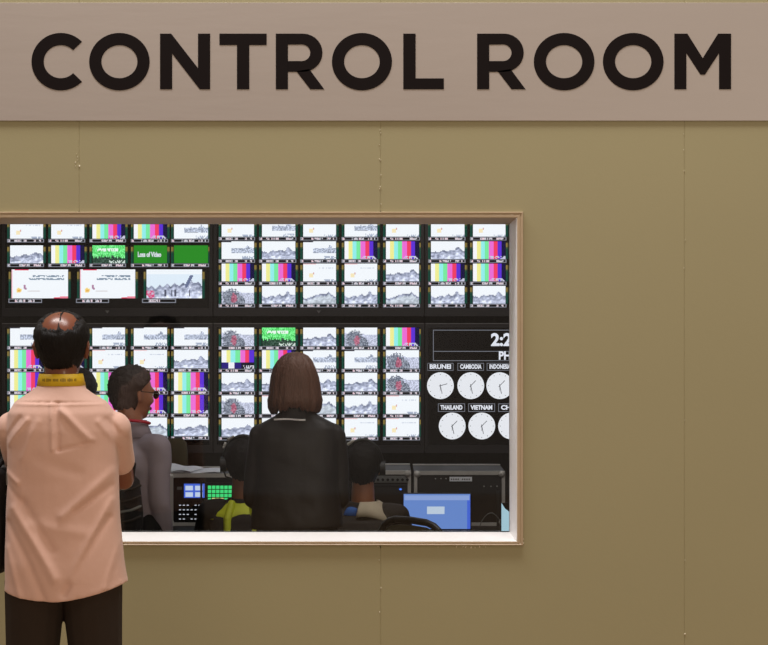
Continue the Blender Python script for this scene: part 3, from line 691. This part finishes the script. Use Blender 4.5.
# ================================================================== PEOPLE
def hand(bm, w_, d, side, up=Vector((0, 0, 1)), curl=.5):
    """hand from wrist w_ pointing along d; palm normal up; five separate fingers"""
    d = Vector(d).normalized(); n = Vector(up); n = (n-d*n.dot(d)).normalized(); s = d.cross(n)*side
    cone(bm, w_+d*.015, w_+d*.065+s*.0, .026, .036, flat=.55)
    for i, (o_, L) in enumerate(((-.028, .070), (-.0095, .080), (.0095, .075), (.028, .058))):
        b = w_+d*.085+s*o_; k1 = b+(d*math.cos(curl*.4)+n*-math.sin(curl*.4)+s*o_*2).normalized()*L*.45
        k2 = k1+(d*math.cos(curl)+n*-math.sin(curl)).normalized()*L*.33; k3 = k2+(d*math.cos(curl*1.6)+n*-math.sin(curl*1.6)).normalized()*L*.25
        cone(bm, b, k1, .0088, .0082, 8); cone(bm, k1, k2, .0082, .0076, 8); cone(bm, k2, k3, .0076, .0068, 8)
    b = w_+d*.03-s*.026; k1 = b+(d*.7-s*.7-n*.2).normalized()*.035; k2 = k1+(d*.9-s*.3-n*.35).normalized()*.03
    cone(bm, b, k1, .013, .0105, 8); cone(bm, k1, k2, .0105, .0085, 8)
def head_bm(bm, c, hs, tilt, yaw, neck_base, nr=.052):
    """c is the head's centre; faces local +y"""
    R = Euler((tilt, 0, yaw)).to_matrix()
    def q(p): return Vector(c)+R@(Vector(p)*hs)
    def e(p, r, rot=(0, 0, 0)):
        m = Matrix.Translation(q(p))@(R@Euler(rot).to_matrix()).to_4x4()@Matrix.Diagonal((r[0]*hs, r[1]*hs, r[2]*hs, 1))
        bmesh.ops.create_uvsphere(bm, u_segments=24, v_segments=16, radius=1, matrix=m)
    e((0, -.012, .03), (.076, .094, .082)); e((0, .015, -.005), (.068, .078, .085)); e((0, .035, -.055), (.050, .050, .055)); e((0, .062, -.088), (.024, .022, .02))
    e((0, -.03, -.025), (.062, .055, .06))
    e((0, .098, -.025), (.0125, .018, .012)); cone(bm, q((0, .086, .012)), q((0, .104, -.022)), .008*hs, .011*hs, 8)
    for s in (-1, 1):
        e((s*.030, .079, .024), (.024, .010, .008)); e((s*.040, .062, -.025), (.022, .022, .02))
        e((s*.077, -.008, -.008), (.009, .018, .032), (0, 0, s*.3)); e((s*.084, -.018, .004), (.006, .013, .022), (0, 0, s*.5))
    e((0, .086, -.053), (.020, .010, .0065)); e((0, .085, -.063), (.017, .010, .007))
    cone(bm, q((0, -.018, -.05)), Vector(neck_base), nr*hs, (nr+.006)*hs)
    return R, q
def person(label, loc, rz, H=1.7, hs=1.0, sw=.175, pose='stand', tops=None, top_m=None, leg_m=None, skin=None, hair=None, arm='down', head=None, headtilt=0, headyaw=0,
           lean=0, depth=.10, voxel=.009, sleeve=1.0, top_fn=None, face=True, hem=None, group=None, hip_y=0, legw=1.0, hipx=.088, drop=None):
    t = thing('person', label, 'person', loc, rz, group); s = H/1.72
    shz = head[2]-(drop or (.235 if pose == 'stand' else .205))*hs if head else 1.42*s
    hx, hy, hz = head if head else (0, 0, H-.112*hs)
    hipz = .90*s if pose == 'stand' else .49
    neck = Vector((hx*.5, hy*.8-.01, shz+.035))
    shl = [Vector((sd*sw, hy*.75-.01, shz-.02)) for sd in (-1, 1)]
    chest = Vector((0, hy*.7, shz-.12)); hip = Vector((0, hip_y, hipz))
    bm = bmesh.new(); R, q = head_bm(bm, (hx, hy, hz), hs, headtilt, headyaw, neck)
    T_ = lambda k: hip.lerp(Vector((0, neck.y, shz)), k)
    prof = [(0, .15, .095), (.2, .14, .092), (.42, .13, .088), (.68, .142, .10), (.86, .14, .09), (1, .085, .06)]
    loft(bm, [(T_(k).x, T_(k).y, T_(k).z, rx*sw/.175*.98, ry) for k, rx, ry in prof], 28)
    arms = []
    for sd, sh in zip((-1, 1), shl):
        if arm == 'down': el = sh+Vector((sd*.03, -.02, -.28*s)); wr = el+Vector((-sd*.01, .06, -.24*s)); hd = Vector((0, .15, -1)); up = Vector((sd, 0, 0))
        elif arm == 'crossed':
            el = Vector((sd*(sw+.004), sh.y+.18, sh.z-.185)); wr = Vector((-sd*.01, sh.y+.245+(.045 if sd > 0 else 0), sh.z-.17+(.03 if sd > 0 else 0))); hd = (wr-el); up = Vector((0, 1, 0))
        elif arm == 'desk': el = sh+Vector((sd*.06, .14, -.22)); wr = Vector((sd*.16, sh.y+.33, .668)); hd = Vector((-sd*.2, 1, 0)); up = Vector((0, 0, 1))
        elif arm == 'front': el = sh+Vector((sd*.035, .03, -.27)); wr = el+Vector((-sd*.09, .20, .03)); hd = Vector((-sd*.5, 1, .1)); up = Vector((0, 0, 1))
        arms.append((sh, el, wr))
        cone(bm, sh, el, .046, .038); cone(bm, el, wr, .037, .026); hand(bm, wr, hd, sd, up)
    legs = []
    for sd in (-1, 1):
        hj = hip+Vector((sd*hipx, 0, -.02 if legw == 1 else -.07))
        if pose == 'stand': kn = Vector((sd*(hipx+.017), .015+hip_y*.6, .49*s)); an = Vector((sd*.10, -.01, .085)); ft = Vector((sd*.12, .14, .035))
        else: kn = hj+Vector((sd*.07, .36, .02)); an = Vector((kn.x, kn.y+.02, .085)); ft = an+Vector((sd*.01, .14, -.05))
        legs.append((hj, kn, an, ft)); cone(bm, hj, kn, .078, .054); cone(bm, kn, an, .052, .034); cone(bm, an, ft, .035, .026)
    remesh('body', bm, voxel, skin or M['skin2'], t)
    for sd in (-1, 1):
        bm = bmesh.new(); c_ = q((sd*.030, .075, .008)); ell(bm, c_, (.0125*hs,)*3, u=12, v=8); ey = obj('eye', bm, M['eye'], t, smooth=True)
        bm = bmesh.new(); ell(bm, q((sd*.030, .0845, .008)), (.0052*hs,)*3, u=8, v=6); obj('iris', bm, M['iris'], ey, smooth=True)
    bm = bmesh.new(); m = Matrix.Translation(q((0, .0925, -.058)))@R.to_4x4()@Matrix.Diagonal((.019*hs, .007*hs, .0085*hs, 1)); bmesh.ops.create_uvsphere(bm, u_segments=12, v_segments=8, radius=1, matrix=m); obj('lips', bm, M['lip'], t, smooth=True)
    # top garment
    bm = bmesh.new()
    if tops: loft(bm, tops, 40)
    else: loft(bm, [(T_(k).x, T_(k).y, T_(k).z, rx*sw/.175*1.02+.02, ry+.026) for k, rx, ry in ([(-.12, .148, .1)]+prof[:-1])]+[(T_(1).x, T_(1).y, T_(1).z+.0, .098, .075), (neck.x, neck.y, neck.z+.012, .07, .066)], 32)
    for sh, el, wr in arms:
        cone(bm, sh+Vector((-math.copysign(.05, sh.x), 0, .002)), sh, .060, .058)
        e2 = sh.lerp(el, min(1, sleeve)); cone(bm, sh, e2, .058, .052 if sleeve < 1 else .047)
        if sleeve >= 1: cone(bm, el, el.lerp(wr, .96), .046, .034)
    remesh('shirt' if top_m is M['shirt'] or top_m is M['grey'] else 'jacket', bm, voxel*.9, top_m, t, smooth=5, fn=top_fn)
    bm = bmesh.new()
    loft(bm, [(hip.x, hip.y, hip.z-.10, .155*sw/.175, .11), (hip.x, hip.y, hip.z+.0, .165*sw/.175, .108), (hip.x, hip.y, hip.z+.09, .15*sw/.175, .10)], 24)
    for hj, kn, an, ft in legs: cone(bm, hj, kn, .092*legw, .073*legw); cone(bm, kn, an+Vector((0, 0, .01)), .072*legw, .056*legw)
    remesh('trousers', bm, voxel*1.1, leg_m or M['dark'], t)
    for hj, kn, an, ft in legs:
        bm = bmesh.new(); dv = (ft-an); dv.z = 0; a_ = Vector((an.x, an.y-.01, 0)); rz_ = 0
        loft(bm, [(a_.x, a_.y+.055, .001, .043, .135, 2.6), (a_.x, a_.y+.055, .02, .045, .138, 2.6), (a_.x, a_.y+.04, .05, .043, .11, 2.3), (a_.x, a_.y, .085, .042, .05), (a_.x, a_.y, .11, .040, .044)], 24); obj('shoe', bm, M['shoe'], t, smooth=True)
    return t, R, q, hs, arms
def hair_cap(t, q, R, hs, m, f, u=64, v=40, name='hair', c=(0, -.010, .03)):
    """closed hair surface: f(direction in head frame) -> radius factors"""
    bm = bmesh.new(); V = []
    def pt(th, ph):
        d = Vector((math.sin(th)*math.cos(ph), math.sin(th)*math.sin(ph), math.cos(th)))
        return q(Vector(c)+f(d, th, ph))
    V = [[bm.verts.new(pt(PI*i/v, 2*PI*j/u)) for j in range(u)] for i in range(1, v)]
    a = bm.verts.new(pt(0, 0)); b = bm.verts.new(pt(PI, 0))
    for i in range(v-2):
        for j in range(u): k = (j+1) % u; bm.faces.new((V[i][j], V[i+1][j], V[i+1][k], V[i][k]))
    for j in range(u): k = (j+1) % u; bm.faces.new((a, V[0][j], V[0][k])); bm.faces.new((b, V[-1][k], V[-1][j]))
    return obj(name, bm, m, t, smooth=True)
def short_hair(thick=.012, back=-.065, rough=.004, front=.45):
    """short cut: follows skull, shrinks under the skin over face and below the nape"""
    def f(d, th, ph):
        rx, ry, rz = .076, .094, .082
        n = noise.noise(d*9)*rough+noise.noise(Vector((d.x*30, d.y*30, d.z*8)))*rough*.6
        k = thick+n
        fl2 = .02+(front-.02)*min(1, max(0, (d.z+.05)/.5))     # hairline: in front of the crown, behind the ears
        k -= max(0, d.y-fl2)*.17*max(0, 1.05-d.z)
        k = max(k, -.04); p = Vector((d.x*(rx+k), d.y*(ry+k), d.z*(rz+k)))
        if p.z < 0: p.z *= 1.4; p.x *= 1-.18*min(1, -p.z/.11)
        if p.z < back: p = p*(back/p.z)**1.0; p.z = back; p.x *= .85; p.y *= .85
        return p
    return f

# --- the man in the pink shirt, in front of the window
YM = 5.83; pm = F/YM
MX = X_(63.5, YM)
def mx(px): return (px-384)/pm-MX
def mz(py): return CAMZ+(322.5-py)/pm
tops = [(mx(x), y, mz(py), rx, ry, p) for x, y, py, rx, ry, p in [
    (66, .005, 589, .2035, .142, 2.4), (65.5, .005, 580, .200, .142, 2.4), (64.5, .0, 560, .196, .138, 2.4), (63.5, 0, 520, .189, .132, 2.3), (63.5, 0, 480, .182, .130, 2.4), (63.5, -.005, 450, .182, .130, 2.4),
    (63, -.01, 430, .184, .125, 2.4), (62.5, -.015, 412, .175, .112, 2.3), (62, -.02, 401, .150, .092, 2.2), (61.5, -.02, 393, .108, .078, 2), (61.5, -.015, 387, .080, .070, 2), (61.5, -.01, 382, .070, .066, 2), (61.5, -.005, 376, .067, .064, 2)]]
folds = [  # (x0,y0,x1,y1 in photo pixels, half width px, height metres, + ridge / - groove)
    (58, 402, 60, 447, 1.6, .006), (64, 402, 66, 447, 1.8, -.006), (68, 408, 97, 438, 3.2, .008), (66, 447, 98, 440, 1.5, -.006), (70, 418, 90, 444, 3, -.004),
    (34, 418, 14, 442, 2.6, .007), (26, 416, 12, 434, 2.2, -.005), (45, 420, 30, 455, 4, .004),
    (20, 505, 62, 570, 4.5, .011), (14, 520, 52, 588, 4, -.008), (115, 498, 78, 572, 3.6, .012), (112, 515, 72, 582, 3.6, -.010), (30, 498, 60, 545, 4, -.006),
    (116, 470, 70, 512, 4.5, .010), (114, 484, 82, 508, 3, -.008), (12, 545, 28, 592, 3.5, .007), (122, 540, 110, 585, 3, .006), (8, 468, 24, 480, 2.6, .009), (10, 482, 30, 500, 3, -.006), (104, 420, 122, 446, 3, .006), (110, 418, 128, 440, 2.4, -.005),
    (10, 401, 116, 401, .9, -.004), (10, 403, 116, 403, 1.2, .003), (45, 455, 85, 470, 6, -.004), (40, 520, 90, 528, 6, .004), (7, 590, 127, 590, 1.2, .002)]
def shirt_fn(co):
    px = (co.x+MX)*pm+384; py = 322.5-(co.z-CAMZ)*pm
    if co.y < .04:
        wgt = min(1, max(0, (.04-co.y)/.05)); d = 0
        for x0, y0, x1, y1, hw_, h_ in folds:
            vx, vy = x1-x0, y1-y0; L2 = vx*vx+vy*vy; t = ((px-x0)*vx+(py-y0)*vy)/L2
            e = 0 if 0 <= t <= 1 else (abs(t) if t < 0 else t-1)*math.sqrt(L2)
            tt = min(1, max(0, t)); dd = math.hypot(px-x0-vx*tt, py-y0-vy*tt)
            d += h_*math.exp(-(dd/hw_)**2)
        co.y -= d*wgt
    if py > 560:      # hem curves: lowest at centre back, higher at the right side vent
        k = (py-560)/29; u = (px-64)/62
        co.z -= k*(.028*(1-u*u)-.004+(-.020*max(0, u)))*(1 if k < 1.2 else 1.2/k)
    co += Vector((noise.noise(co*9+Vector((3, 1, 7))), noise.noise(co*9), 0))*.003
    return co
man, R, q, hs, arms = person('bald-crowned man in a pale pink shirt with a yellow lanyard, back turned outside the window', (MX, YM, 0), 0, H=1.735, hs=1.06, sw=.168, tops=tops, top_m=M['shirt'], leg_m=M['trousers'],
    skin=M['scalp'], arm='crossed', head=(mx(61.5), .015, mz(312)-.119), headtilt=-.08, voxel=.0065, sleeve=.62, top_fn=shirt_fn, legw=1.13, hipx=.093)
def bald(d, th, ph):
    n = noise.noise(Vector((d.x*28, d.y*6, d.z*7)))*.003
    k = .011+n
    # bald crown at the top and upper back of the head; thin strands stay down the middle
    a0 = Vector((0, -.60, .80)); ang = math.acos(max(-1, min(1, Vector((d.x*.95, d.y, d.z)).normalized().dot(a0))))
    op = min(1, max(0, (.93+.16*noise.noise(d*6)+.10*noise.noise(Vector((d.x*22, d.y*4, d.z*4)))-ang)/.42))
    st = noise.noise(Vector((d.x*26, d.y*3, d.z*3)))
    strand = math.exp(-((d.x-.08)/.05)**2)*.8+max(0, st-.12)*.9+math.exp(-((d.x+.20)/.03)**2)*.3
    k -= op*.024*(1-min(1, strand)*.95)
    fl_ = .0+.5*min(1, max(0, (d.z+.1)/.5)); k -= max(0, d.y-fl_)*.17*max(0, 1.1-d.z)
    k = max(k, -.04); p = Vector((d.x*(.077+k), d.y*(.094+k), d.z*(.081+k)))
    if p.z < 0: p.z *= 1.45; p.x *= 1-.20*min(1, -p.z/.11); p.y *= 1-.12*min(1, -p.z/.11)
    if p.z < -.105: p.x *= .8; p.y *= .8; p.z = -.105
    return p
hair_cap(man, q, R, hs, M['hair'], bald, 96, 56)
# collar, lanyard, seams and hem details
bm = bmesh.new(); cx = mx(61.5)
loft(bm, [(cx, -.010, mz(388), .083, .076), (cx, -.008, mz(381), .074, .070), (cx, -.006, mz(376), .0705, .067), (cx, -.006, mz(376), .066, .062), (cx, -.008, mz(386), .068, .064)], 40, cap=False)
obj('collar', bm, M['shirt'], man, smooth=True)
bm = bmesh.new(); Rg = loft(bm, [(cx, -.010, mz(385.5), .0795, .0755), (cx, -.009, mz(379), .0765, .0725), (cx, -.008, mz(373.5), .0725, .069), (cx, -.008, mz(373.5), .0705, .067), (cx, -.009, mz(379), .0745, .0705), (cx, -.010, mz(385.5), .0775, .0735)], 48, cap=False)
for i in range(48): j = (i+1) % 48; bm.faces.new((Rg[5][i], Rg[5][j], Rg[0][j], Rg[0][i]))
lan = obj('lanyard', bm, M['lanyard'], man, smooth=True)
bm = bmesh.new()
for i in range(26):
    if i % 5 == 3: continue
    a = -PI/2+(i-13)*.062+.1; r1, r2 = .0776, .0738
    x, y = cx+r1*math.cos(a), -.0095+r2*math.sin(a); z = mz(379.5)
    mm = Matrix.Translation((x, y, z))@Matrix.Rotation(a+PI/2, 4, 'Z')
    hh = random.uniform(.004, .0065); vs = [bm.verts.new(mm@Vector(p)) for p in ((-.0018, -.0004, -hh*.8), (.0018, -.0004, -hh*.8), (.0018, .0002, hh), (-.0018, .0002, hh))]; bm.faces.new(vs)
obj('lanyard_print', bm, M['lanyard_print'], lan)
for s in (-1, 1):
    bm = bmesh.new(); pts = [Vector((cx+s*.072, .0, mz(382))), Vector((cx+s*.06, .09, mz(392))), Vector((cx+s*.035, .135, mz(420))), Vector((cx+s*.012, .145, mz(468)))]
    for a, b in zip(pts, pts[1:]): cone(bm, a, b, .007, .007, 8, flat=.3)
    obj('lanyard_strap', bm, M['lanyard'], lan, smooth=True)
# black bag at his left side, at the very edge of the photo
bag = thing('shoulder_bag', 'black shoulder bag at the left edge beside the pink-shirted man', 'bag', (X_(-8, YM), YM+.10, 0))
bm = bmesh.new(); zt, zb = mz(470), mz(574)
loft(bm, [(0, 0, zb, .030, .11, 3), (0, 0, zb+.03, .040, .13, 3), (0, 0, (zb+zt)/2, .042, .13, 3), (0, 0, zt-.02, .036, .12, 3), (0, 0, zt, .02, .10, 3)], 28); obj('bag_body', bm, M['dark'], bag, smooth=True)
bm = bmesh.new(); tube(bm, [(0, -.05, zt-.01), (.03, .0, zt+.05), (.06, .05, zt+.07), (.04, .07, zt+.04), (0, .09, zt-.01)], .008, 8); obj('strap', bm, M['dark'], bag, smooth=True)
bm = bmesh.new(); bx(bm, .036, .043, -.05, -.045, zt-.055, zt-.01); obj('buckle', bm, M['alu'], bag)

# --- woman with brown bob in a black jacket
YWm = 7.70; pw = F/YWm; WX = X_(297, YWm)
def wz(py): return CAMZ+(322.5-py)/pw
def wx(px): return (px-384)/pw-WX
tw = [(0, 0, z, rx, ry, 2.5) for z, rx, ry in [(.80, .205, .14), (.86, .200, .14), (.98, .178, .125), (1.10, .178, .125), (1.18, .184, .122), (1.235, .175, .11), (1.262, .150, .092), (1.285, .105, .078), (1.31, .072, .066), (1.335, .062, .060)]]
def jk_fn(co):
    co += Vector((noise.noise(co*8), noise.noise(co*8+Vector((5, 0, 0))), noise.noise(co*6)))*.008
    co.y -= .010*max(0, noise.noise(Vector((co.x*9+co.z*5, co.z*9-co.x*4, 2.3)))); return co
wom, R, q, hs, arms = person('woman with a brown bob in a black jacket, standing behind the glass', (WX, YWm, 0), .06, H=1.57, hs=.98, sw=.157, tops=tw, top_m=M['jacket'], leg_m=M['dark'], arm='front',
    head=(wx(295), .01, wz(352)-.122), headtilt=-.1, top_fn=jk_fn)
bm = bmesh.new(); sg = 72; hc = Vector((wx(295), .0, 0)); R2 = []
prof = [(352, .012), (353, .035), (356, .056), (361, .076), (368, .092), (377, .103), (386, .109), (395, .115), (400, .121), (405, .117), (409, .108), (410, .094), (404, .082), (398, .078)]
for py, r in prof:
    row = []
    for i in range(sg):
        a = 2*PI*i/sg; n = noise.noise(Vector((math.cos(a)*7, math.sin(a)*7, py*.03)))*.010+noise.noise(Vector((math.cos(a)*22, math.sin(a)*22, py*.02)))*.003
        rr = r+n*(r > .05); front = max(0, math.sin(a)-.55)
        y = math.sin(a)*(rr*.98)*(1-(.55*front if py > 370 else 0)); dzp = 0
        if py >= 404 and r > .08: dzp = noise.noise(Vector((math.cos(a)*12, math.sin(a)*12, 0)))*.030+.012*max(0, -math.sin(a))**2-.012*abs(math.cos(a)); rr *= 1+.06*noise.noise(Vector((math.cos(a)*15, math.sin(a)*15, 4)))
        row.append(bm.verts.new((hc.x+math.cos(a)*rr*(1.0), hc.y+y, wz(py)+dzp)))
    R2.append(row)
for a, b in zip(R2, R2[1:]):
    for i in range(sg): j = (i+1) % sg; bm.faces.new((a[i], a[j], b[j], b[i]))
bm.faces.new(R2[0]); bm.faces.new(R2[-1]); obj('hair', bm, M['hairb'], wom, smooth=True)
bm = bmesh.new(); n = 10; vs = []
for i in range(n+1): x = wx(274+31*i/n); yb = -.118-.004*math.sin(i); vs.append([bm.verts.new((x, yb, wz(418.8)+.002*math.sin(i*.5))), bm.verts.new((x, yb, wz(417.2)+.002*math.sin(i*.5)))])
for a, b in zip(vs, vs[1:]): bm.faces.new((a[0], b[0], b[1], a[1]))
o = obj('reflective_piping', bm, mat('white_piping', (225, 225, 230), .4, nscale=20), wom); so = o.modifiers.new('s', 'SOLIDIFY'); so.thickness = .004

# --- man in grey shirt with glasses, turned to the right
YG = 7.80; pg = F/YG; GX = X_(131, YG)
hzg = CAMZ+(322.5-367)/pg-.121
gm, R, q, hs, arms = person('man in a grey shirt and glasses with a red lanyard, turned to the right', (GX, YG, 0), -.55, H=1.53, hs=1.0, sw=.138, top_m=M['grey'], leg_m=M['dark'], arm='down', drop=.212,
    head=(-.019, .037, hzg), headtilt=-.12, headyaw=-.35, skin=M['skin2'], top_fn=jk_fn)
hair_cap(gm, q, R, hs, M['hair2'], short_hair(.016, -.110, .010, .5))
gl_ = bmesh.new()
for s in (-1, 1):
    ctr = q((s*.032, .100, .008)); 
    ringp = [q((s*.032+.024*math.cos(a), .100, .006+.018*math.sin(a))) for a in [2*PI*i/16 for i in range(17)]]
    tube(gl_, ringp, .0018, 6); tube(gl_, [q((s*.056, .098, .01)), q((s*.080, .05, .012)), q((s*.084, -.01, .012))], .002, 6)
tube(gl_, [q((-.008, .100, .01)), q((.008, .100, .01))], .0018, 6)
go = obj('glasses', gl_, M['glassesm'], gm, smooth=True)
for s in (-1, 1):
    bm = bmesh.new(); vs = [bm.verts.new(q((s*.032+.023*math.cos(2*PI*i/16), .1, .006+.017*math.sin(2*PI*i/16)))) for i in range(16)]; bm.faces.new(vs)
    lo = obj('lens', bm, M['glass'], go); so = lo.modifiers.new('s', 'SOLIDIFY'); so.thickness = .0015
bm = bmesh.new(); nb = Vector((-.010, .020, hzg-.212+.058))
pts = [nb+Vector((.080*math.cos(a), .074*math.sin(a), .030+.012*-math.sin(a))) for a in [2*PI*i/20 for i in range(21)]]
for a, b in zip(pts, pts[1:]): cone(bm, a, b, .0065, .0065, 8)
obj('lanyard', bm, M['redlan'], gm, smooth=True)
bm = bmesh.new(); loft(bm, [(nb.x, nb.y, nb.z-.035, .096, .088), (nb.x, nb.y, nb.z+.015, .074, .069), (nb.x, nb.y, nb.z+.036, .068, .064)], 32, cap=False); o = obj('collar', bm, M['grey'], gm, smooth=True); so = o.modifiers.new('s', 'SOLIDIFY'); so.thickness = .006
# his black sling bag
sb = thing('sling_bag', 'black sling bag hanging on the back of the man in grey', 'bag', (X_(124, 7.55), 7.60, 0), .0)
zt, zb = CAMZ+(322.5-476)/(F/7.6), CAMZ+(322.5-545)/(F/7.6)
bm = bmesh.new(); loft(bm, [(0, 0, zb, .06, .03, 3), (0, 0, zb+.03, .075, .04, 3), (0, 0, (zb+zt)/2, .075, .045, 3), (0, 0, zt-.02, .06, .035, 3), (0, 0, zt, .04, .02, 3)], 28); obj('bag_body', bm, M['dark'], sb, smooth=True)
for k in range(4):
    bm = bmesh.new(); z = zt-.05-.045*k; tube(bm, [(-.065, -.038, z), (-.02, -.05, z-.012), (.03, -.05, z-.004), (.068, -.034, z+.012)], .006, 8); obj('webbing_strap', bm, M['greyp'] if k == 2 else M['jacket2'], sb, smooth=True)
bm = bmesh.new(); tube(bm, [(.03, -.0, zt-.01), (.035, .02, zt+.05), (.0, .03, zt+.065), (-.03, 0, zt-.01)], .008, 8); obj('strap', bm, M['dark'], sb, smooth=True)

# --- person half hidden behind the man in pink
YH = 8.25; ph_ = F/YH
hd, R, q, hs, arms = person('person with black hair half hidden behind the pink-shirted man', (X_(78, YH), YH, 0), 0, H=1.47, hs=.98, sw=.15, top_m=M['dark'], leg_m=M['dark'], arm='front', voxel=.011)
hair_cap(hd, q, R, hs, M['hair'], short_hair(.018, -.09, .004, .5))

# --- seated operators with headsets
def headset(t, q, hs, m=M['black']):
    h = bmesh.new(); pts = [q((.094*math.cos(a), -.02-.03*math.sin(a), .0+.128*math.sin(a))) for a in [PI*i/16 for i in range(17)]]
    for a, b in zip(pts, pts[1:]): cone(h, a, b, .009, .009, 8)
    hb = obj('headset_band', h, m, t, smooth=True)
    for s in (-1, 1):
        bm = bmesh.new(); cyl(bm, q((s*.080, -.02, -.005)), q((s*.108, -.02, -.005)), .036, 20); obj('ear_cup', bm, m, hb)
    bm = bmesh.new(); tube(bm, [q((-.1, -.01, -.02)), q((-.09, .07, -.05)), q((-.04, .115, -.06))], .004, 6); obj('microphone_boom', bm, M['steel'], hb, smooth=True)
    bm = bmesh.new(); cone(bm, q((-.070, -.062, .105)), q((-.046, -.072, .120)), .0075, .006, 8); cone(bm, q((-.085, -.06, .088)), q((-.092, -.058, .070)), .007, .006, 8); obj('band_clip', bm, M['alu'], hb, smooth=True)
    return hb
YO = 8.38; po = F/YO
def oz(py): return CAMZ+(322.5-py)/po
def seated(label, px, pyt, top_m, extra):
    hz = oz(pyt)-.122
    t, R, q, hs, arms = person(label, (X_(px, YO), YO-.02, 0), 0, H=1.65, hs=1.0, sw=.165, pose='sit', top_m=top_m, leg_m=M['dark'], arm='desk', head=(0, .05, hz), headtilt=-.25, hip_y=-.06, voxel=.009, top_fn=jk_fn)
    hair_cap(t, q, R, hs, M['hair'], short_hair(.016, -.125, .006, .5)); headset(t, q, hs); extra(t, hz); return t
def ex_left(t, hz):
    n = Vector((0, .035, hz-.172))
    bm = bmesh.new(); loft(bm, [(0, n.y-.005, n.z-.085, .172, .125), (0, n.y, n.z-.05, .150, .108), (0, n.y, n.z-.03, .118, .09), (0, n.y, n.z-.005, .082, .074), (0, n.y, n.z+.004, .074, .068)], 40, cap=False)
    o = obj('vest_collar', bm, M['vest'], t, smooth=True); so = o.modifiers.new('s', 'SOLIDIFY'); so.thickness = .007
    for s in (-1, 1):
        bm = bmesh.new(); tube(bm, [n+Vector((s*.05, -.070, -.012)), n+Vector((s*.065, -.118, -.08)), n+Vector((s*.06, -.150, -.2))], .020, 8); obj('vest_strap', bm, M['vest'], t, smooth=True)
def ex_right(t, hz):
    n = Vector((0, .035, hz-.172))
    bm = bmesh.new(); sg = 28; rows_ = []
    for k, (dz_, rx, ry) in enumerate([(-.062, .172, .126), (-.024, .128, .108), (.010, .090, .086), (.018, .078, .076), (.004, .074, .072)]):
        rows_.append([bm.verts.new((rx*math.cos(a), n.y+ry*math.sin(a), n.z+dz_+.016*math.sin(3*a)*(k < 2))) for a in [-PI*.56+PI*.74*i/sg for i in range(sg+1)]])
    for a, b in zip(rows_, rows_[1:]):
        for i in range(sg): bm.faces.new((a[i], a[i+1], b[i+1], b[i]))
    o = obj('hood_lining', bm, M['cream'], t, smooth=True); so = o.modifiers.new('s', 'SOLIDIFY'); so.thickness = .008
    bm = bmesh.new(); loft(bm, [(-.02, n.y-.005, n.z-.045, .10, .09), (-.01, n.y, n.z-.01, .078, .074), (0, n.y, n.z+.005, .070, .066)], 32, cap=False)
    o = obj('shirt_collar', bm, M['blue'], t, smooth=True); so = o.modifiers.new('s', 'SOLIDIFY'); so.thickness = .005
seated('seated operator with headset and bright yellow vest collar, left of the woman', 243, 439, M['dark'], ex_left)
seated('seated operator with headset and cream hood lining, right of the woman', 363, 443, M['jacket2'], ex_right)
for px, lb in ((243, 'dark office chair under the operator in the yellow collar'), (363, 'dark office chair under the operator in the cream hood')):
    office_chair(lb, (X_(px, YO), YO-.02, 0), 0, .40, .40, .60, M['chair'], None, .385)
